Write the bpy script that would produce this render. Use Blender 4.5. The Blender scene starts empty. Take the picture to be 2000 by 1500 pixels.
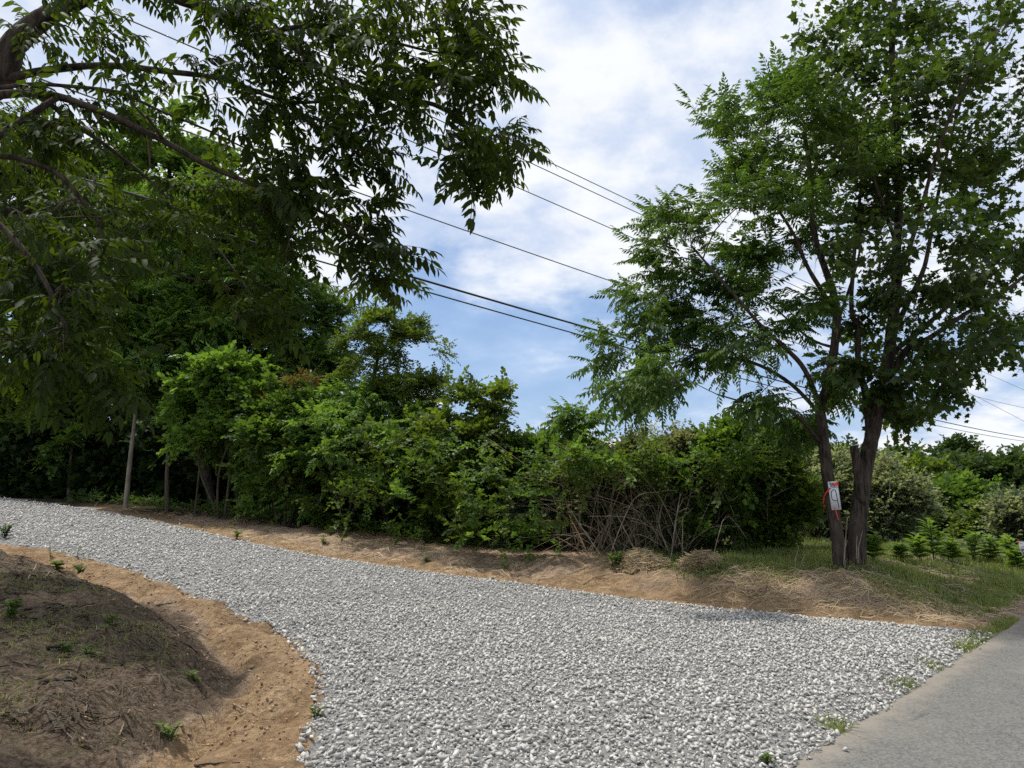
import bpy, math, random
import numpy as np
from mathutils import Vector, Matrix, Quaternion

random.seed(7)
RNG = np.random.default_rng(7)
R_ = math.radians
scene = bpy.context.scene
COL = scene.collection

# ------------------------------------------------------------------ camera
FPX = 1440.0                       # focal length in photograph pixels
PITCH = math.atan(200.0 / FPX)     # horizon sits 200 px under the centre
CAMZ = 1.65
cam = bpy.data.cameras.new("camera")
cam.sensor_width = 36.0
cam.lens = 36.0 * FPX / 2000.0
cam.clip_start = 0.05
cam.clip_end = 4000.0
camo = bpy.data.objects.new("camera", cam)
camo.location = (0, 0, CAMZ)
camo.rotation_euler = (math.pi / 2 + PITCH, 0, 0)
COL.objects.link(camo)
scene.camera = camo

# ------------------------------------------------------------------ sun, sky, exposure
SUN_EL = R_(67)
SUN_DIR = Vector((-0.87 * math.cos(SUN_EL), 0.49 * math.cos(SUN_EL), math.sin(SUN_EL)))
sl = bpy.data.lights.new("sun", 'SUN')
sl.energy = 4.1
sl.angle = R_(4.0)
sl.color = (1.0, 0.955, 0.88)
so = bpy.data.objects.new("sun", sl)
so.rotation_euler = SUN_DIR.to_track_quat('Z', 'Y').to_euler()
so.location = (-20, 30, 60)
COL.objects.link(so)

scene.view_settings.view_transform = 'Standard'
scene.view_settings.look = 'None'
scene.view_settings.exposure = 0.12
scene.view_settings.gamma = 1.0
scene.view_settings.use_curve_mapping = False
scene.render.engine = 'CYCLES'
cy = scene.cycles
cy.max_bounces = 5
cy.diffuse_bounces = 3
cy.glossy_bounces = 2
cy.transmission_bounces = 3
cy.transparent_max_bounces = 4
cy.caustics_reflective = False
cy.caustics_refractive = False
cy.use_denoising = False
cy.sample_clamp_indirect = 6.0


class NT:
    """tiny node-tree helper"""
    def __init__(s, tree):
        s.t = tree
        s.n = tree.nodes
        s.l = tree.links
    def node(s, typ, **kw):
        n = s.n.new(typ)
        for k, v in kw.items():
            if k.startswith('i_'):
                key = k[2:]
                key = int(key) if key.isdigit() else key.replace('_', ' ')
                s.put(n.inputs[key], v)
            else:
                setattr(n, k, v)
        return n
    def put(s, sock, v):
        if isinstance(v, bpy.types.NodeSocket):
            s.l.new(v, sock)
        elif isinstance(v, tuple) and len(v) == 3 and sock.type == 'RGBA':
            sock.default_value = (*v, 1)
        else:
            sock.default_value = v
    def math(s, op, a, b=0.0, c=None, clamp=False):
        n = s.node('ShaderNodeMath', operation=op, use_clamp=clamp)
        s.put(n.inputs[0], a); s.put(n.inputs[1], b)
        if c is not None: s.put(n.inputs[2], c)
        return n.outputs[0]
    def smooth(s, x, a, b):
        n = s.node('ShaderNodeMapRange', interpolation_type='SMOOTHSTEP')
        s.put(n.inputs[0], x); s.put(n.inputs[1], a); s.put(n.inputs[2], b)
        return n.outputs[0]
    def mix(s, f, a, b, mode='MIX'):
        n = s.node('ShaderNodeMix', data_type='RGBA', blend_type=mode)
        s.put(n.inputs[0], f); s.put(n.inputs[6], a); s.put(n.inputs[7], b)
        return n.outputs[2]
    def noise(s, vec, scale, detail=4, rough=0.55, dist=0.0, dim='3D'):
        n = s.node('ShaderNodeTexNoise', noise_dimensions=dim)
        if vec is not None: s.put(n.inputs['Vector'], vec)
        n.inputs['Scale'].default_value = scale
        n.inputs['Detail'].default_value = detail
        n.inputs['Roughness'].default_value = rough
        n.inputs['Distortion'].default_value = dist
        return n.outputs[0]
    def attr(s, name):
        return s.node('ShaderNodeAttribute', attribute_name=name).outputs['Fac']


world = bpy.data.worlds.new("World")
scene.world = world
world.use_nodes = True
world.node_tree.nodes.clear()
w = NT(world.node_tree)
skyt = w.node('ShaderNodeTexSky', sky_type='NISHITA')
skyt.sun_disc = False
skyt.sun_elevation = SUN_EL
skyt.sun_rotation = R_(-60.6)
skyt.air_density = 1.0
skyt.dust_density = 0.6
skyt.ozone_density = 1.5
tc = w.node('ShaderNodeTexCoord').outputs['Generated']
sep = w.node('ShaderNodeSeparateXYZ', i_0=tc)
zc = w.math('MAXIMUM', sep.outputs[2], 0.0)
den = w.math('ADD', zc, 0.30)
px_ = w.math('DIVIDE', sep.outputs[0], den)
py_ = w.math('DIVIDE', sep.outputs[1], den)
pv = w.node('ShaderNodeCombineXYZ', i_0=px_, i_1=py_, i_2=3.1).outputs[0]
n_big = w.noise(pv, 1.15, 6, 0.55, 0.1)
n_mid = w.noise(pv, 3.6, 8, 0.58, 0.12)
n_sm = w.noise(pv, 8.0, 7, 0.60, 0.1)
cov = w.math('ADD', w.math('MULTIPLY', n_big, 0.62), w.math('MULTIPLY', n_mid, 0.38))
# cover is broken near the horizon and closes overhead
thr = w.math('SUBTRACT', 0.535, w.math('MULTIPLY', w.smooth(zc, 0.12, 0.36), 0.155))
mask = w.smooth(w.math('SUBTRACT', cov, thr), -0.05, 0.10)
shade = w.smooth(w.math('ADD', w.math('MULTIPLY', n_mid, 0.55), w.math('MULTIPLY', n_sm, 0.45)), 0.36, 0.60)
ccol = w.mix(shade, (5.2, 6.1, 7.9), (8.6, 8.75, 8.95))
# thin veil and low slate-blue layer
veil = w.smooth(w.math('ADD', w.math('MULTIPLY', n_mid, 0.6), w.math('MULTIPLY', n_big, 0.4)), 0.36, 0.62)
blue = w.mix(0.55, skyt.outputs[0], (2.9, 4.5, 7.6))
blue = w.mix(w.math('MULTIPLY', veil, 0.75), blue, (4.9, 6.2, 8.3))
skyc = w.mix(w.math('MULTIPLY', mask, 0.93), blue, ccol)
# small cumulus standing on the horizon
az = w.math('ARCTAN2', sep.outputs[0], sep.outputs[1])
hv = w.node('ShaderNodeCombineXYZ', i_0=w.math('MULTIPLY', az, 1.0), i_1=w.math('MULTIPLY', sep.outputs[2], 1.9), i_2=0.7).outputs[0]
n_h = w.noise(hv, 7.0, 7, 0.58, 0.25)
n_h2 = w.noise(hv, 2.1, 2, 0.5)
low = w.math('SUBTRACT', 1.0, w.smooth(sep.outputs[2], 0.02, 0.17))
cum = w.smooth(w.math('ADD', w.math('ADD', n_h, w.math('MULTIPLY', n_h2, 0.35)), w.math('MULTIPLY', low, 0.10)), 0.78, 0.85)
cum = w.math('MULTIPLY', cum, w.math('SUBTRACT', 1.0, w.smooth(sep.outputs[2], 0.10, 0.26)))
skyc = w.mix(w.math('MULTIPLY', cum, 0.9), skyc, (8.4, 8.4, 8.6))
bg = w.node('ShaderNodeBackground', i_Color=skyc, i_Strength=0.108)
wo = w.node('ShaderNodeOutputWorld', i_Surface=bg.outputs[0])

# ------------------------------------------------------------------ general helpers
CT, ST = math.cos(PITCH), math.sin(PITCH)
def ray(u, v):
    up = (750.0 - v) / FPX
    return np.array([(u - 1000.0) / FPX, CT - up * ST, ST + up * CT])
def at(u, v, Y):
    """the point of the pixel's line of sight that lies Y metres ahead"""
    d = ray(u, v)
    return np.array([0, 0, CAMZ]) + d * (Y / d[1])
def sstep(a, b, x):
    t = np.clip((np.asarray(x, float) - a) / (b - a), 0, 1)
    return t * t * (3 - 2 * t)
_LAT = np.random.default_rng(99).random((256, 256))
def vnoise(x, y, s=1.0, o=0):
    x = np.asarray(x, float) * s + 17.3 + o * 7.7; y = np.asarray(y, float) * s + 5.1 + o * 3.3
    xi = np.floor(x).astype(int); yi = np.floor(y).astype(int)
    fx = x - xi; fy = y - yi
    fx = fx * fx * (3 - 2 * fx); fy = fy * fy * (3 - 2 * fy)
    g = lambda a, b: _LAT[a % 256, b % 256]
    return (g(xi, yi) * (1 - fx) + g(xi + 1, yi) * fx) * (1 - fy) + (g(xi, yi + 1) * (1 - fx) + g(xi + 1, yi + 1) * fx) * fy - 0.5
def fbm(x, y, s=1.0, oct=4, o=0):
    r = 0; a = 1.0
    for k in range(oct):
        r = r + a * vnoise(x, y, s, o + k); s *= 2.03; a *= 0.5
    return r

def base_h(x, y):
    x = np.asarray(x, float)
    sp = np.log1p(np.exp(np.clip((-x - 1.0) * 1.6, -30, 30))) / 1.6
    sp = 16 * np.tanh(sp / 16) * sstep(260, 60, np.hypot(x, y))
    return 0.095 * sp + 0.008 * np.clip(np.asarray(y, float) - 4, 0, 40) * sstep(2, -2, x)
def solve(u, v, hf):
    d = ray(u, v); lo, t = 2.0, 2.0
    while t < 120:
        p = np.array([0, 0, CAMZ]) + d * t
        if p[2] <= hf(p[0], p[1]): break
        lo = t; t += 0.15
    hi = t
    for _ in range(24):
        m = (lo + hi) / 2; p = np.array([0, 0, CAMZ]) + d * m
        if p[2] <= hf(p[0], p[1]): hi = m
        else: lo = m
    return np.array([0, 0, CAMZ]) + d * hi

# ---- plan of the place: edges of the gravel, road, mound
E1 = [(-60, 37.2), (-30, 22.6), (-16, 16.0)] + [tuple(solve(u, v, base_h)[:2]) for u, v in
      [(0, 1060), (200, 1100), (300, 1132), (450, 1190), (550, 1240), (605, 1288), (628, 1340), (612, 1440), (600, 1500)]] + [(-1.05, 4.0), (-1.0, 2.6), (-1.6, 0.4), (-4, -2.2)]
E2 = [(-62, 43.4), (-32, 29.0), (-20, 23.2)] + [tuple(solve(u, v, base_h)[:2]) for u, v in
      [(0, 975), (250, 1010), (550, 1075), (800, 1115), (1000, 1140), (1300, 1180), (1500, 1200), (1750, 1222), (1915, 1238)]]
RD0 = np.array([-4.0, -1.05]); RDIR = np.array([0.715, 0.70]); RDIR /= np.linalg.norm(RDIR)
RD0 = solve(1530, 1500, base_h)[:2]
RDIR = solve(1905, 1262, base_h)[:2] - RD0; RDIR /= np.linalg.norm(RDIR)
RNRM = np.array([RDIR[1], -RDIR[0]])              # towards the road
def road_d(x, y):                                  # >0 on the asphalt
    return (x - RD0[0]) * RNRM[0] + (y - RD0[1]) * RNRM[1] + 0.05 * vnoise(x, y, 0.9, 3)
def densify(P, n=12):
    P = np.array(P); out = []
    m = len(P)
    for i in range(m - 1):
        p0 = P[max(i - 1, 0)]; p1 = P[i]; p2 = P[i + 1]; p3 = P[min(i + 2, m - 1)]
        for t in np.linspace(0, 1, n, endpoint=False):
            if i < 2:
                out.append(p1 + (p2 - p1) * t)
            else:
                out.append(0.5 * ((2 * p1) + (-p0 + p2) * t + (2 * p0 - 5 * p1 + 4 * p2 - p3) * t * t + (-p0 + 3 * p1 - 3 * p2 + p3) * t ** 3))
    out.append(P[-1])
    return np.array(out)
E1d, E2d = densify(E1), densify(E2)
corner = E2d[-1]
GPOLY = np.vstack([E1d, [RD0 + RDIR * (-7.5)], [RD0 + RNRM * 0.5], [corner + RNRM * 0.9], E2d[::-1]])
def in_poly(x, y, P):
    x = np.asarray(x, float); y = np.asarray(y, float)
    c = np.zeros(x.shape, bool)
    j = len(P) - 1
    for i in range(len(P)):
        xi, yi = P[i]; xj, yj = P[j]
        if yi != yj:
            k = ((yi > y) != (yj > y)) & (x < (xj - xi) * (y - yi) / (yj - yi) + xi)
            c ^= k
        j = i
    return c
def dist_line(x, y, P):
    x = np.asarray(x, float); y = np.asarray(y, float)
    d = np.full(x.shape, 1e9)
    for i in range(len(P) - 1):
        a = P[i]; b = P[i + 1]; ab = b - a; L = ab @ ab
        if L < 1e-12: continue
        t = np.clip(((x - a[0]) * ab[0] + (y - a[1]) * ab[1]) / L, 0, 1)
        d = np.minimum(d, np.hypot(x - a[0] - t * ab[0], y - a[1] - t * ab[1]))
    return d
MOUNDP = np.vstack([E1d, [(-80, -10), (-80, 40)]])

def ground_fields(x, y):
    x = np.asarray(x, float); y = np.asarray(y, float)
    shp = x.shape; x = x.ravel(); y = y.ravel()
    d1 = dist_line(x, y, E1d); d2 = dist_line(x, y, E2d)
    rd = road_d(x, y)
    ing = in_poly(x, y, GPOLY) & (rd < 0.05)
    inm = in_poly(x, y, MOUNDP) & ~ing & (rd < 0)
    dg = np.where(ing, -np.minimum(np.minimum(d1, d2), np.maximum(-rd, 0) + 0.02), np.minimum(d1, d2))
    far = (~ing) & (~inm) & (rd < 0)
    return [a.reshape(shp) for a in (d1, d2, rd, dg, ing, inm, far)]

def height(x, y, detail=True, fields=None):
    x = np.asarray(x, float); y = np.asarray(y, float)
    d1, d2, rd, dg, ing, inm, far = fields if fields is not None else ground_fields(x, y)
    z = base_h(x, y)
    # far side: low cut bank, then a shelf
    amp = np.interp(x, [-14, -7, -3, 0, 2, 5.5, 7.5, 12], [0.10, 0.12, 0.22, 0.28, 0.36, 0.42, 0.36, 0.3])
    wob = 0.35 * vnoise(x, y, 0.8, 11)
    rise = sstep(0.25, 1.75, d2 + wob) * amp * sstep(0.25, 2.4, -rd + wob)
    z = z + np.where(far, rise, 0)
    # near side: ditch and mound
    mo = 0.17 * sstep(0.50, 1.7, d1) + 0.14 * sstep(1.6, 5, d1)
    mo = mo - 0.12 * np.exp(-((d1 - 0.72 - 0.15 * vnoise(x, y, 1.1, 5)) / 0.20) ** 2) + 0.04 * np.exp(-((d1 - 0.35) / 0.18) ** 2)
    z = z + np.where(inm, mo, 0)
    # gravel layer is a few centimetres thick
    z = z + np.where(ing, 0.045 * sstep(0.0, 0.3, -dg), 0)
    # field falls away to a wooded valley on the right, ridge far off
    drop = -6.0 * sstep(17, 44, y) * sstep(-8, 3, x) * sstep(0.5, 9, -rd)
    drop = drop - 3.0 * sstep(40, 90, y) * sstep(-14, 10, x)
    r = np.hypot(x, y)
    ridge = 11.0 * sstep(130, 330, r) * (1 + 0.35 * vnoise(x, y, 0.008, 2)) * sstep(10, 120, y)
    z = z + drop + ridge
    if detail:
        soft = np.where(ing, 0.35, np.where(rd > -0.05, 0.0, 1.0)) * sstep(-0.02, 0.25, -rd)
        z = z + soft * (0.055 * fbm(x, y, 1.3, 4, 21) + np.where(inm | (far & (d2 < 3.5)), 0.05, 0.02) * fbm(x, y, 6.0, 2, 31) * 1.6)
        z = z + np.where(inm, 0.07 * fbm(x, y, 2.3, 3, 45) + 0.035 * np.abs(vnoise(x, y, 5.5, 46)), 0)
        z = z + np.where(inm, 0.10 * np.abs(fbm(x, y, 3.0, 4, 41)) * sstep(0.3, .9, d1), 0)
        # clods and holes in the ditch
        z = z - np.where(inm, 0.13 * sstep(0.16, 0.30, vnoise(x, y, 3.1, 61)) * np.exp(-((d1 - 0.8) / 0.25) ** 2), 0)
    z = np.where(rd > 0.0, base_h(x, y) - 0.02, z)
    return z
def hzv(x, y):
    """ground height looked up in the finished ground sheet"""
    i = np.clip(np.searchsorted(gx, x) - 1, 0, len(gx) - 2); j = np.clip(np.searchsorted(gy, y) - 1, 0, len(gy) - 2)
    fx = np.clip((x - gx[i]) / (gx[i + 1] - gx[i]), 0, 1); fy = np.clip((y - gy[j]) / (gy[j + 1] - gy[j]), 0, 1)
    return (Z[j, i] * (1 - fx) + Z[j, i + 1] * fx) * (1 - fy) + (Z[j + 1, i] * (1 - fx) + Z[j + 1, i + 1] * fx) * fy
def hz(x, y):
    return float(hzv(np.float64(x), np.float64(y)))
def gp(u, v):
    return solve(u, v, hz)

# ---- meshes
def mk(name, V, F, mat, parent=None, smooth=False, attrs=None, kind=None):
    me = bpy.data.meshes.new(name)
    V = np.ascontiguousarray(V, dtype=np.float32); F = np.ascontiguousarray(F, dtype=np.int32)
    n, m, k = len(V), len(F), F.shape[1]
    me.vertices.add(n); me.vertices.foreach_set('co', V.ravel())
    me.loops.add(m * k); me.loops.foreach_set('vertex_index', F.ravel())
    me.polygons.add(m); me.polygons.foreach_set('loop_start', np.arange(0, m * k, k, dtype=np.int32))
    if smooth: me.polygons.foreach_set('use_smooth', np.ones(m, bool))
    me.update(calc_edges=True)
    for a, arr in (attrs or {}).items():
        at_ = me.attributes.new(a, 'FLOAT', 'POINT')
        at_.data.foreach_set('value', np.ascontiguousarray(arr, dtype=np.float32))
    if mat: me.materials.append(mat)
    o = bpy.data.objects.new(name, me)
    COL.objects.link(o)
    if parent is not None: o.parent = parent
    if kind: o['kind'] = kind
    return o
def tag(o, label, cat, group=None, kind=None):
    o['label'] = label; o['category'] = cat
    if group: o['group'] = group
    if kind: o['kind'] = kind
    return o
def thing(name, loc, label, cat, group=None):
    o = bpy.data.objects.new(name, None); COL.objects.link(o)
    o.location = loc; o.empty_display_size = 0.2
    return tag(o, label, cat, group)
def child(o, root):
    """parent keeping the world-space vertices where they are"""
    o.parent = root
    o.matrix_parent_inverse = Matrix.Translation(-Vector(root.location))
    return o

class Acc:
    def __init__(s): s.V = []; s.F = []; s.T = []; s.n = 0
    def add(s, V, F, t=None):
        s.V.append(V); s.F.append(np.asarray(F) + s.n); s.n += len(V)
        s.T.append(np.full(len(V), 0.5) if t is None else np.broadcast_to(t, (len(V),)))
    def build(s, name, mat, root=None, smooth=False, kind=None):
        if not s.V: return None
        o = mk(name, np.vstack(s.V), np.vstack(s.F), mat, None, smooth, {'t': np.concatenate(s.T)}, kind)
        if root is not None: child(o, root)
        return o

def tube(P, r, k=6, cap=True, rough=0.0):
    P = np.asarray(P, float); n = len(P); r = np.broadcast_to(np.asarray(r, float), (n,))
    T = np.gradient(P, axis=0); T /= np.linalg.norm(T, axis=1)[:, None] + 1e-9
    ref = np.array([0.13, 0.31, 0.94]) if abs(T[:, 2]).mean() < 0.75 else np.array([0.95, 0.22, 0.1])
    A = np.cross(T, ref); A /= np.linalg.norm(A, axis=1)[:, None] + 1e-9
    B = np.cross(T, A)
    a = np.arange(k) / k * 2 * math.pi
    rr = r[:, None] * np.ones((1, k))
    if rough: rr = rr * (1 + rough * (RNG.random((n, k)) - 0.5))
    V = P[:, None, :] + rr[:, :, None] * (A[:, None, :] * np.cos(a)[None, :, None] + B[:, None, :] * np.sin(a)[None, :, None])
    V = V.reshape(-1, 3)
    F = []
    for i in range(n - 1):
        for j in range(k):
            q = [i * k + j, i * k + (j + 1) % k, (i + 1) * k + (j + 1) % k, (i + 1) * k + j]
            F.append([q[0], q[1], q[2]]); F.append([q[0], q[2], q[3]])
    if cap:
        V = np.vstack([V, P[-1:], P[:1]]); c = n * k
        for j in range(k):
            F.append([(n - 1) * k + j, (n - 1) * k + (j + 1) % k, c]); F.append([(j + 1) % k, j, c + 1])
    return V, np.array(F)
def smooth_path(P, n=6):
    P = np.array(P, float); out = []; m = len(P)
    for i in range(m - 1):
        p0, p1, p2, p3 = P[max(i - 1, 0)], P[i], P[i + 1], P[min(i + 2, m - 1)]
        for t in np.linspace(0, 1, n, endpoint=False):
            out.append(0.5 * ((2 * p1) + (-p0 + p2) * t + (2 * p0 - 5 * p1 + 4 * p2 - p3) * t * t + (-p0 + 3 * p1 - 3 * p2 + p3) * t ** 3))
    out.append(P[-1])
    return np.array(out)
def unit(a):
    return a / (np.linalg.norm(a, axis=-1, keepdims=True) + 1e-9)
def frames(D, roll=None, up=(0, 0, 1)):
    """rotation matrices whose X is D and whose Z leans to up"""
    D = unit(np.asarray(D, float)); U = np.broadcast_to(np.asarray(up, float), D.shape)
    Y = np.cross(U, D); bad = np.linalg.norm(Y, axis=1) < 1e-3
    Y[bad] = [0, 1, 0]; Y = unit(Y); Z = np.cross(D, Y)
    if roll is not None:
        c, s = np.cos(roll)[:, None], np.sin(roll)[:, None]
        Y, Z = Y * c + Z * s, Z * c - Y * s
    return np.stack([D, Y, Z], axis=2)
def stamp(tv, tf, P, Rm, S, tint, tt=None):
    N, n, m = len(P), len(tv), len(tf)
    S = np.asarray(S, float)
    S = S[:, None, None] if S.ndim == 1 else S[:, None, :]
    V = np.einsum('nij,nkj->nki', Rm, tv[None] * S) + P[:, None, :]
    F = tf[None] + (np.arange(N) * n)[:, None, None]
    T = np.repeat(tint, n).reshape(N, n)
    if tt is not None: T = T + tt[None]
    return V.reshape(-1, 3), F.reshape(-1, 3), T.ravel()

# ------------------------------------------------------------------ materials
def mat_new(name):
    m = bpy.data.materials.new(name); m.use_nodes = True
    m.node_tree.nodes.clear()
    return m, NT(m.node_tree)
def out(nt, s, disp=None):
    nt.node('ShaderNodeOutputMaterial', i_Surface=s)
def leaf_mat(name, c0, c1, trans=0.38, tcol=None, rough=0.52, spec=0.26, back=None):
    c0 = tuple(1.0 * x for x in c0); c1 = tuple(1.36 * x for x in c1)
    m, n = mat_new(name)
    t = n.attr('t')
    pos = n.node('ShaderNodeNewGeometry')
    big = n.noise(pos.outputs['Position'], 1.3, 2, 0.5)
    f = n.math('ADD', n.math('MULTIPLY', t, 0.75), n.math('MULTIPLY', n.math('SUBTRACT', big, 0.5), 0.7), clamp=True)
    c = n.mix(f, c0, c1)
    if back is not None:
        c = n.mix(pos.outputs['Backfacing'], c, back)
    b = n.node('ShaderNodeBsdfPrincipled', i_Base_Color=c, i_Roughness=rough)
    b.inputs['Specular IOR Level'].default_value = spec
    tcl = n.mix(1.0, c, tcol or (2.2, 2.1, 0.9), 'MULTIPLY')
    tr = n.node('ShaderNodeBsdfTranslucent', i_Color=tcl)
    out(n, n.node('ShaderNodeMixShader', i_0=trans, i_1=b.outputs[0], i_2=tr.outputs[0]).outputs[0])
    return m
M = {}
M['walnut'] = leaf_mat('walnut_leaf', (0.022, 0.050, 0.010), (0.075, 0.135, 0.022))
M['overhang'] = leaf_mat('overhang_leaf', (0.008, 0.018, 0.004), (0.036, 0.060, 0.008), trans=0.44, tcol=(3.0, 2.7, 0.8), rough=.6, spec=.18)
M['maple'] = leaf_mat('maple_leaf', (0.016, 0.034, 0.009), (0.056, 0.092, 0.018))
M['bright'] = leaf_mat('bright_leaf', (0.035, 0.075, 0.014), (0.125, 0.215, 0.038))
M['mid'] = leaf_mat('mid_leaf', (0.026, 0.055, 0.012), (0.092, 0.158, 0.030))
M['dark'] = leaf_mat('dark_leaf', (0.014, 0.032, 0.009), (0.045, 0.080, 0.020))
M['olive'] = leaf_mat('olive_leaf', (0.040, 0.054, 0.020), (0.105, 0.125, 0.050), back=(0.15, 0.17, 0.11))
M['silver'] = leaf_mat('silver_leaf', (0.018, 0.034, 0.014), (0.062, 0.086, 0.042), back=(0.20, 0.23, 0.18))
M['vine'] = leaf_mat('vine_leaf', (0.036, 0.062, 0.012), (0.100, 0.145, 0.024))
M['rust'] = leaf_mat('rust_leaf', (0.055, 0.055, 0.014), (0.12, 0.075, 0.028))
M['weed'] = leaf_mat('weed_leaf', (0.045, 0.085, 0.018), (0.11, 0.165, 0.035))
M['grass'] = leaf_mat('grass_blade', (0.070, 0.105, 0.028), (0.23, 0.255, 0.095), trans=0.34)
M['drygrass'] = leaf_mat('dry_grass', (0.20, 0.145, 0.08), (0.52, 0.41, 0.25), trans=0.15, tcol=(1.2, 1.1, 0.8))
M['mulch'] = leaf_mat('mulch_stem', (0.040, 0.029, 0.018), (0.17, 0.125, 0.075), trans=0.1, tcol=(1.2, 1.1, 0.8))
M['sprout'] = leaf_mat('sprout_leaf', (0.07, 0.125, 0.022), (0.15, 0.23, 0.045))
M['far'] = leaf_mat('far_leaf', (0.016, 0.034, 0.011), (0.050, 0.082, 0.024))

def bark_mat(name, c0, c1, sc=9.0, bump=0.6):
    m, n = mat_new(name)
    co = n.node('ShaderNodeTexCoord').outputs['Object']
    mp = n.node('ShaderNodeMapping', i_Vector=co); mp.inputs['Scale'].default_value = (1, 1, 0.16)
    a = n.noise(mp.outputs[0], sc * 2.2, 6, 0.65, 0.4)
    b = n.noise(co, 2.0, 3)
    c = n.mix(n.smooth(a, 0.32, 0.68), c0, c1)
    c = n.mix(n.math('MULTIPLY', n.smooth(b, 0.52, 0.72), 0.3), c, tuple(1.5 * x for x in c1))
    bp = n.node('ShaderNodeBump', i_Height=a, i_Strength=bump, i_Distance=0.02)
    p = n.node('ShaderNodeBsdfPrincipled', i_Base_Color=c, i_Roughness=0.9, i_Normal=bp.outputs[0])
    p.inputs['Specular IOR Level'].default_value = 0.15
    out(n, p.outputs[0])
    return m
M['bark'] = bark_mat('dark_bark', (0.014, 0.011, 0.009), (0.085, 0.069, 0.054))
M['palebark'] = bark_mat('pale_bark', (0.13, 0.11, 0.085), (0.27, 0.235, 0.19), 6, 0.3)
M['twig'] = bark_mat('twig_bark', (0.045, 0.036, 0.027), (0.12, 0.10, 0.075), 14, 0.2)
M['deadwood'] = bark_mat('dead_wood', (0.15, 0.115, 0.085), (0.36, 0.29, 0.22), 10, 0.3)
M['redwood'] = bark_mat('stripped_wood', (0.26, 0.15, 0.09), (0.42, 0.27, 0.17), 10, 0.3)
def flat(name, c, rough=0.6, spec=0.3):
    m, n = mat_new(name)
    nz = n.noise(n.node('ShaderNodeTexCoord').outputs['Object'], 30, 3)
    cc = n.mix(n.math('MULTIPLY', nz, 0.25), c, tuple(0.6 * x for x in c))
    p = n.node('ShaderNodeBsdfPrincipled', i_Base_Color=cc, i_Roughness=rough)
    p.inputs['Specular IOR Level'].default_value = spec
    out(n, p.outputs[0]); return m
M['white'] = flat('sign_white', (0.74, 0.76, 0.78))
M['ink'] = flat('sign_ink', (0.02, 0.02, 0.022))
M['redink'] = flat('sign_red_ink', (0.30, 0.03, 0.03))
M['ribbon'] = flat('flagging_ribbon', (0.78, 0.055, 0.03), 0.4)
M['pink'] = flat('pink_flag', (0.85, 0.20, 0.20), 0.4)
M['wire'] = flat('cable_black', (0.03, 0.03, 0.032), 0.5)
M['wire2'] = flat('cable_grey', (0.13, 0.13, 0.135), 0.5)
M['steel'] = flat('stake_steel', (0.25, 0.25, 0.25), 0.4)

# stones
m, n = mat_new('limestone_gravel'); M['stone'] = m
t = n.attr('t'); pos = n.node('ShaderNodeNewGeometry')
c = n.node('ShaderNodeValToRGB', i_0=t)
cr = c.color_ramp
cr.elements[0].position = 0.0; cr.elements[0].color = (0.25, 0.248, 0.242, 1)
cr.elements[1].position = 1.0; cr.elements[1].color = (0.69, 0.68, 0.655, 1)
e = cr.elements.new(0.25); e.color = (0.36, 0.357, 0.35, 1)
e = cr.elements.new(0.75); e.color = (0.52, 0.514, 0.50, 1)
mott = n.noise(pos.outputs['Position'], 55, 4, 0.6)
cc = n.mix(n.math('MULTIPLY', n.smooth(mott, 0.45, 0.75), 0.4), c.outputs[0], (0.70, 0.69, 0.66))
warm = n.noise(pos.outputs['Position'], 0.7, 3)
cc = n.mix(n.math('MULTIPLY', n.smooth(warm, 0.5, 0.75), 0.30), cc, (0.62, 0.58, 0.51))
bp = n.node('ShaderNodeBump', i_Height=n.noise(pos.outputs['Position'], 120, 3), i_Strength=0.35, i_Distance=0.01)
cc = n.mix(1.0, cc, (1.0, 0.985, 0.945), 'MULTIPLY')
p = n.node('ShaderNodeBsdfPrincipled', i_Base_Color=cc, i_Roughness=0.85, i_Normal=bp.outputs[0])
p.inputs['Specular IOR Level'].default_value = 0.2
out(n, p.outputs[0])

# asphalt
m, n = mat_new('worn_asphalt'); M['asphalt'] = m
pos = n.node('ShaderNodeNewGeometry').outputs['Position']
vor = n.node('ShaderNodeTexVoronoi', i_Vector=pos, i_Scale=75.0)
sp = n.noise(pos, 160, 3, 0.7)
lg = n.noise(pos, 1.4, 5, 0.6, 0.4)
vs = n.node('ShaderNodeSeparateXYZ', i_0=vor.outputs['Color'])
c = n.mix(vs.outputs[0], (0.062, 0.061, 0.057), (0.19, 0.185, 0.17))
c = n.mix(n.smooth(sp, 0.35, 0.75), c, (0.15, 0.145, 0.132))
c = n.mix(n.math('MULTIPLY', n.smooth(lg, 0.45, 0.75), 0.4), c, (0.22, 0.205, 0.175))
mp = n.node('ShaderNodeMapping', i_Vector=pos); mp.inputs['Scale'].default_value = (2.2, 7.0, 1)
st = n.noise(mp.outputs[0], 1.7, 4, 0.6)
c = n.mix(n.math('MULTIPLY', n.smooth(st, 0.66, 0.74), 0.55), c, (0.13, 0.085, 0.06))
ck = n.node('ShaderNodeTexVoronoi', i_Vector=n.mix(0.12, pos, n.node('ShaderNodeTexNoise', i_Vector=pos, i_Scale=2.5).outputs[1]), i_Scale=0.55); ck.feature = 'DISTANCE_TO_EDGE'
ckm = n.math('MULTIPLY', n.math('SUBTRACT', 1.0, n.smooth(ck.outputs['Distance'], 0.0, 0.006)), n.smooth(n.noise(pos, 1.1, 3), 0.48, 0.60))
c = n.mix(n.math('MULTIPLY', ckm, 0.35), c, (0.035, 0.033, 0.03))
edge = n.attr('edge')
en = n.math('ADD', edge, n.math('MULTIPLY', n.math('SUBTRACT', n.noise(pos, 5, 5), 0.5), 0.5))
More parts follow.
